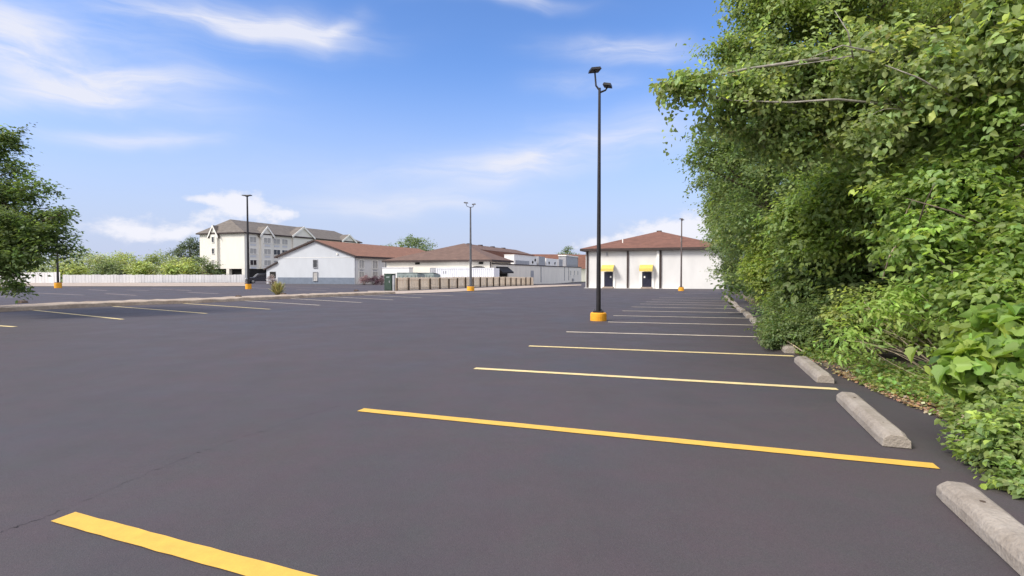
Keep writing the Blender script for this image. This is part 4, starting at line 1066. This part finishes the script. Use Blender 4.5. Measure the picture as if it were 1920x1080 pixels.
plant('fine_leaved_tree', Hp(6.5, 2.8), [B(1560, 70, 10.8, 1.5, 1.4, .8), B(1450, 80, 11, 1.0, 1.1, .6), B(1405, 95, 11, .5, .6, .55), B(1370, 110, 11, .26, .3, .28, 1.4), B(1480, 10, 11, 1.2, 1.2, .7), B(1650, 10, 10.5, 1.4, 1.3, .8), B(1800, 10, 9.6, 1.4, 1.3, .7), B(1415, 25, 11.2, .3, .4, .3), B(1355, 85, 11, .12, .2, .16, 1.6)], 'fine leaved tree filling the top of the hedge above the long bough', 'tree',
      3000, 12, .07, .28, (.12, .17, .05), T_OVATE, 25, HG, trunk=.15, trunk_top=at(1600, 120, 11), twigs=160, up=.5, out=.5, flat=.6, droop=.3, inner=.3, jit=.2, young=.1, ground=False, wisps=.16, shoots=90, shoot_len=.55, shoot_dir=(-.2, 0, .4))
plant('elm_tree', Hp(13, 2.6), [B(1430, 300, 16.5, 1.6, 1.7, 1.2), B(1360, 300, 16.8, .8, 1.1, .7), B(1318, 290, 17, .32, .5, .42, 1.3), B(1480, 240, 16, 1.5, 1.7, 1.2), B(1390, 230, 16.5, .75, 1, .6), B(1440, 390, 15.8, 1.2, 1.4, .9), B(1395, 390, 17.5, .8, 1.2, .8), B(1560, 300, 15, 1.4, 1.6, 1.4), B(1345, 250, 16.5, .3, .4, .3, 1.3), B(1300, 305, 17, .14, .2, .2, 1.5)], 'dark leaved tree below the long bough, second along the hedge top', 'tree',
      2500, 10, .11, .38, (.09, .135, .045), T_RHOMB, 20, HG, trunk=.17, trunk_top=at(1440, 380, 17), twigs=70, flat=.5, inner=.35, ground=False, wisps=.14, young=.06, shoots=70, shoot_len=.9, shoot_dir=(-.3, 0, .2))
plant('elm_tree', Hp(22, 2.2), [B(1390, 380, 24.5, 1.6, 1.8, 1.4), B(1350, 370, 25, .7, 1.1, .7), B(1400, 300, 25, 1.6, 1.9, 1.3), B(1342, 395, 25.5, .42, .7, .6, 1.2), B(1410, 440, 24, 1.2, 1.6, 1.3), B(1318, 345, 25, .25, .5, .35, 1.5)], 'dull olive tree halfway along the hedge, seen above the rounded shrubs', 'tree',
      1900, 10, .15, .45, (.105, .145, .048), T_RHOMB, 21, HG, trunk=.17, trunk_top=at(1395, 400, 25), twigs=40, flat=.5, inner=.35, ground=False, wisps=.14, young=.06, shoots=50, shoot_len=1.1, shoot_dir=(-.3, 0, .2))
plant('elm_tree', Hp(32, 2.4), [B(1388, 420, 34, 1.8, 2.2, 1.8), B(1358, 440, 35, .8, 1.4, 1.2), B(1392, 350, 34, 1.8, 2.2, 1.7), B(1346, 405, 35, .42, .7, .7)], 'grey green tree near the far end of the hedge', 'tree',
      1500, 9, .19, .55, (.10, .145, .055), T_RHOMB, 22, HG, trunk=.17, trunk_top=at(1390, 430, 35), flat=.5, inner=.35, ground=False, wisps=.1)
plant('elm_tree', Hp(41, 2.6), [B(1380, 440, 43, 1.8, 2.2, 2.0), B(1360, 470, 44, .7, 1.4, 1.4), B(1390, 380, 44, 1.9, 2.2, 1.6), B(1380, 510, 45, 1.6, 2, 1.2)], 'last tree of the hedge, beside the roof of the white hall', 'tree',
      1300, 9, .22, .6, (.09, .13, .05), T_RHOMB, 23, HG, trunk=.17, trunk_top=at(1385, 450, 44), flat=.5, inner=.35, ground=False)
# --- dense trees standing deeper in the hedge
bk = [('deep shaded tree behind the layered broad leaves', 1860, 390, 11, 3.0, 2.0, 2.3), ('tall shaded tree behind the cottonwood crown', 1730, 170, 14.5, 3.2, 2.3, 2.6), ('shaded understorey tree behind the sapling thicket', 1660, 520, 13, 2.2, 1.8, 1.6),
      ('shaded tree behind the bushy mid green tree', 1570, 380, 19, 3.3, 2.4, 2.8), ('shaded understorey tree behind the overhanging dark shrub', 1520, 510, 21, 2.3, 2.0, 1.8), ('shaded tree far back between the hedge trees', 1465, 400, 30, 3.4, 3, 3.6)]
for i, (lb, px, py, Y, rx, ry, rz) in enumerate(bk):
    c0 = at(px, py, Y)
    plant('thicket_tree', (c0.x + .5, c0.y + .5), [(c0, (rx, ry, rz)), (c0 + Vector((rx * .5, .5, rz * .3)), (rx * .8, ry, rz * .8)), (Vector((c0.x, c0.y, zg(c0.x, c0.y) + 1.2)), (rx, ry, 1.3))], lb, 'tree',
          1700, 9, .17 if Y < 15 else .22, .42, (.085, .125, .04), T_OVATE if Y < 15 else T_RHOMB, 50 + i, HG, trunk=.15, trunk_top=c0 - Vector((0, 0, rz * .4)), twigs=20, flat=.5, inner=.5)

# --- creeping ground cover and leaf litter along the hedge foot
rng = np.random.default_rng(77)
n = 26000; s = rng.uniform(-2, 12, n); patch = .5 + .5 * np.sin(s * 1.9 + .6) * np.sin(s * .83 + 2); keep = rng.random(n) < (.25 + .75 * patch)
s = s[keep]; n = len(s); t = np.array([foot_t(a) for a in s]) - .02 + .95 * rng.random(n) ** .8 + .12 * np.sin(s * 2.3)
pos = np.array([tuple(Hp(a, b)) for a, b in zip(s, t)]); pos[:, 2] = [zg(x, y) for x, y in pos[:, :2]]; pos[:, 2] += .02 + .16 * rng.random(n) ** 2
Nn = np.array([0, 0, 1.]) + .5 * rng.normal(size=(n, 3)); Tt = rng.normal(size=(n, 3)) * np.array([1, 1, .2])
cc = np.array([.22, .29, .085]) * np.exp(.25 * rng.normal(size=(n, 1))) * np.exp(.12 * rng.normal(size=(n, 3)))
o = leaf_mesh('ground_cover', pos, Nn, Tt, .045 + .035 * rng.random(n), cc, T_OVATE, LEAF); o['kind'] = 'stuff'
tag(o, 'creeping light green ground cover along the foot of the hedge', 'ground cover')
n = 9000; s = np.concatenate([rng.uniform(-3, 30, 4500), rng.uniform(-.6, 3.2, 4500)]); t = np.array([foot_t(a) for a in s]) - .14 + 1.4 * rng.random(n) ** 1.3
pos = np.array([tuple(Hp(a, b)) for a, b in zip(s, t)]); pos[:, 2] = [zg(x, y) + .018 for x, y in pos[:, :2]]; pos[:, 2] += .02 * rng.random(n)
Nn = np.array([0, 0, 1.]) + .3 * rng.normal(size=(n, 3)); Tt = rng.normal(size=(n, 3)) * np.array([1, 1, .1])
cc = np.array([.36, .25, .15]) * np.exp(.4 * rng.normal(size=(n, 1))) * np.exp(.15 * rng.normal(size=(n, 3)))
o = leaf_mesh('leaf_litter', pos, Nn, Tt, .035 + .04 * rng.random(n), np.clip(cc, .02, .6), T_RHOMB, LEAF_DULL); o['kind'] = 'stuff'
tag(o, 'dry brown fallen leaves between the asphalt edge and hedge', 'leaf litter')
# bare pale stems that show in front of the dark interior
mb = MB(); rs = np.random.default_rng(3)
for pts in (((1668, 480, 8.0), (1690, 430, 7.9), (1712, 372, 7.8)), ((1722, 440, 7.6), (1735, 400, 7.6), (1752, 365, 7.5))):
    P = [at(*q) for q in pts]; mb.tube([P[0] + Vector((.25, .5, -.35)), P[0], P[0].lerp(P[1], .5) + Vector((.03, 0, 0)), P[1], P[1].lerp(P[2], .6) - Vector((.02, 0, 0)), P[2]], [.013, .012, .011, .009, .007, .005], 6)
tag(mb.build('bare_stem', M['drystem'], origin=Hp(3.4, 1.8)), 'pair of bare pale stems standing in the dark hollow of the hedge', 'stem')
mb = MB(); P = [at(1452, 620, 11.2), at(1478, 641, 10.6), at(1508, 655, 10.2)]; P[2].z = zg(P[2].x, P[2].y) + .05
mb.tube(P, [.008, .01, .012], 6); tag(mb.build('fallen_branch', M['drystem'], origin=P[2]), 'thin pale dead branch propped against the overhanging dark shrub', 'branch')

# --- honey locust at the left edge
ll = [B(-90, 410, 20, 3.0, 2.4, 2.4), B(20, 395, 19.6, 1.5, 1.6, 1.0), B(70, 405, 19.2, 1.05, 1.3, .85), B(100, 430, 19, .75, 1.0, .7), B(10, 285, 20, .9, 1.0, .7), B(40, 262, 20, .3, .5, .35, 1.3), B(52, 318, 19.6, .55, .7, .4), B(60, 475, 18.8, 1.1, 1.2, .7), B(122, 460, 18.8, .6, .8, .6), B(138, 403, 19, .26, .4, .18, 1.6),
      B(10, 480, 18.6, 1.0, 1.1, .8), B(25, 510, 18.4, .5, .5, .4, 1.3), B(45, 535, 18.3, .22, .3, .28, 1.8), B(92, 350, 19.3, .5, .6, .3)]
plant('honey_locust_tree', (-26.5, 21), [(b[0] - Vector((.45, 0, 0)), b[1], b[2]) for b in ll], 'dark feathery leaved tree reaching in over the far lot, its trunk out of view', 'tree',
      2900, 16, .14, .36, (.066, .102, .034), T_RHOMB, 24, None, trunk=.2, trunk_top=(-25.6, 20.6, 2.6), twigs=110, up=.8, out=.35, flat=.22, droop=.35, inner=.3, jit=.28, young=.14, wisps=.02, shoots=60, shoot_len=.7, shoot_dir=(.2, 0, .1))

# --- dry tuft on the island
p = G(521, 556); rng = np.random.default_rng(31); n = 300
e = empty('grass_tuft', (p.x, p.y, p.z), 'tuft of tall dry yellow green grass growing at the concrete island', 'grass tuft')
a = rng.random(n) * 6.283; r = .13 * rng.random(n) ** .5; pos = np.stack([p.x + r * np.cos(a), p.y + r * np.sin(a), np.full(n, p.z + .1)], 1); lean = .2 * rng.random(n)
Tt = np.stack([np.cos(a) * lean, np.sin(a) * lean, np.ones(n)], 1); Nn = np.stack([-np.sin(a), np.cos(a), .2 * np.ones(n)], 1) + .4 * rng.normal(size=(n, 3))
cc = np.where(rng.random((n, 1)) < .6, np.array([[.36, .30, .14]]), np.array([[.26, .26, .09]])) * np.exp(.2 * rng.normal(size=(n, 1)))
leaf_mesh('blades', pos, Nn, Tt,   .5 + .55 * rng.random(n), cc, template(0, 1, [(.05, .35)], .2), LEAF_DULL, e)
MB().tube([(p.x, p.y, p.z + .0), (p.x + .03, p.y, p.z + .5)], [.04, .02], 7).build('stalks', M['drystem'], e)

# --- purple leaved shrubs by the white building, grey shrub by the car
for i, (px, py, w, cc, lb) in enumerate(((684, 534, .75, (.16, .11, .11), 'small dusty mauve shrub below the first side window of the gabled building'), (701, 534, .95, (.06, .035, .045), 'dark purple shrub in front of the gabled building side wall'),
                                          (714, 534, .7, (.13, .09, .10), 'mauve shrub between the purple shrub and green utility box'), (508, 533, .9, (.19, .17, .16), 'greyish shrub between the parked car and dry grass tuft'))):
    q = G(px, py); q.z += .5
    plant('ornamental_shrub', (q.x, q.y), [(q, (w, w * .8, .6)), (q + Vector((.2, 0, .4)), (w * .6, w * .6, .5))], lb, 'shrub', 160, 7, .16, .25, cc, T_RHOMB, 60 + i, 'shrubs by the gabled building', twigs=14, twig_r=.012, part='leaves', stem='stems', leafmat=LEAF_DULL)

# --- trees beyond the white fence and behind the roofs
rnd = random.Random(12)
far_trees = [(-70, 480, 112, 6), (-10, 470, 118, 7), (60, 478, 110, 5.5), (98, 492, 106, 3.8), (150, 466, 118, 6.2), (135, 497, 106, 3.2), (182, 478, 112, 5), (205, 494, 105, 3), (232, 478, 114, 4.8), (262, 492, 106, 3.3), (288, 482, 112, 4.2), (318, 488, 107, 3.6), (345, 486, 104, 3.6), (372, 484, 118, 4.5), (215, 474, 126, 5.5), (300, 476, 128, 5.5)]
tones = [((.13, .17, .06), 'olive'), ((.19, .24, .075), 'bright green'), ((.17, .21, .10), 'pale sage'), ((.09, .125, .05), 'dark green')]
place = {-70: 'behind the tall white fence, at the picture edge', -10: 'behind the dark feathery tree', 60: 'seen under the feathery boughs', 98: 'behind the lamp post lost in leaves', 150: 'rising just right of the feathery tree', 135: 'low beside that lamp post', 182: 'above the start of the grey white fence', 205: 'low and round against the grey white fence',
         232: 'in the middle of the tree row, tall', 262: 'low in the middle of the tree row', 288: 'right of the middle of the tree row', 318: 'two crowns from the hotel, low', 345: 'in front of the dark tree by the hotel', 372: 'half hidden behind the hotel corner', 215: 'at the rear of the row', 300: 'farthest back toward the hotel'}
for i, (px, py, Y, r) in enumerate(far_trees):
    cc, nm = tones[(1, 0, 1, 2, 0, 1, 2, 3, 1, 1, 0, 2, 1, 3, 2, 0)[i]]; top = at(px, py, Y); z0 = zg(top.x, top.y); hgt = top.z - z0
    bl = [(Vector((top.x, top.y, z0 + hgt * .55)), (r * .8, r * .8, hgt * .45)), (Vector((top.x - r * .5, top.y - .5, z0 + hgt * .38)), (r * .6, r * .6, hgt * .36)), (Vector((top.x + r * .5, top.y + .3, z0 + hgt * .4)), (r * .6, r * .6, hgt * .38)), (Vector((top.x + r * .1, top.y, z0 + hgt * .85)), (r * .4, r * .4, hgt * .16))]
    plant('background_tree', (top.x, top.y), bl, f'{nm} leafy tree beyond the fence, {place[px]}', 'tree', 420, 7, .42, .8, cc, T_RHOMB, 80 + i, 'trees beyond the white fence', trunk=.2, trunk_top=(top.x, top.y, z0 + hgt * .3), inner=.5, leafmat=LEAF_DULL, young=.12)
def big(px, py, Y, r, hfac, cc, lb, seed, n=900):
    top = at(px, py, Y); z0 = zg(top.x, top.y); hgt = top.z - z0; r2 = r
    bl = [(Vector((top.x, top.y, z0 + hgt * .66)), (r2 * .7, r2 * .7, hgt * .2)), (Vector((top.x - r2 * .6, top.y, z0 + hgt * .56)), (r2 * .55, r2 * .55, hgt * .17)), (Vector((top.x + r2 * .6, top.y, z0 + hgt * .55)), (r2 * .55, r2 * .55, hgt * .17)),
          (Vector((top.x + r2 * .05, top.y, z0 + hgt * .88)), (r2 * .3, r2 * .3, hgt * .1)), (Vector((top.x - r2 * .15, top.y, z0 + hgt * .78)), (r2 * .4, r2 * .4, hgt * .12)), (Vector((top.x + .9 * r2, top.y, z0 + hgt * .5)), (r2 * .35, r2 * .35, hgt * .16)), (Vector((top.x, top.y, z0 + hgt * .35)), (r2 * .8, r2 * .7, hgt * .25))]
    plant('background_tree', (top.x, top.y), bl, lb, 'tree', n, 8, .42, .8, cc, T_RHOMB, seed, None, trunk=.3, trunk_top=(top.x, top.y, z0 + hgt * .4), inner=.5, leafmat=LEAF_DULL)
big(360, 443, 136, 5.2, 1, (.055, .08, .035), 'tall dark tree standing close to the end of the hotel', 101)
big(775, 439, 132, 7.5, 1, (.10, .145, .055), 'round green tree rising behind the ridge of the low wing', 102, 1300)
big(1062, 462, 175, 5.5, 1, (.085, .12, .05), 'small distant green tree behind the roofs beside the white hall', 103)
print('verts', sum(len(o.data.vertices) for o in sc.objects if o.type == 'MESH'))
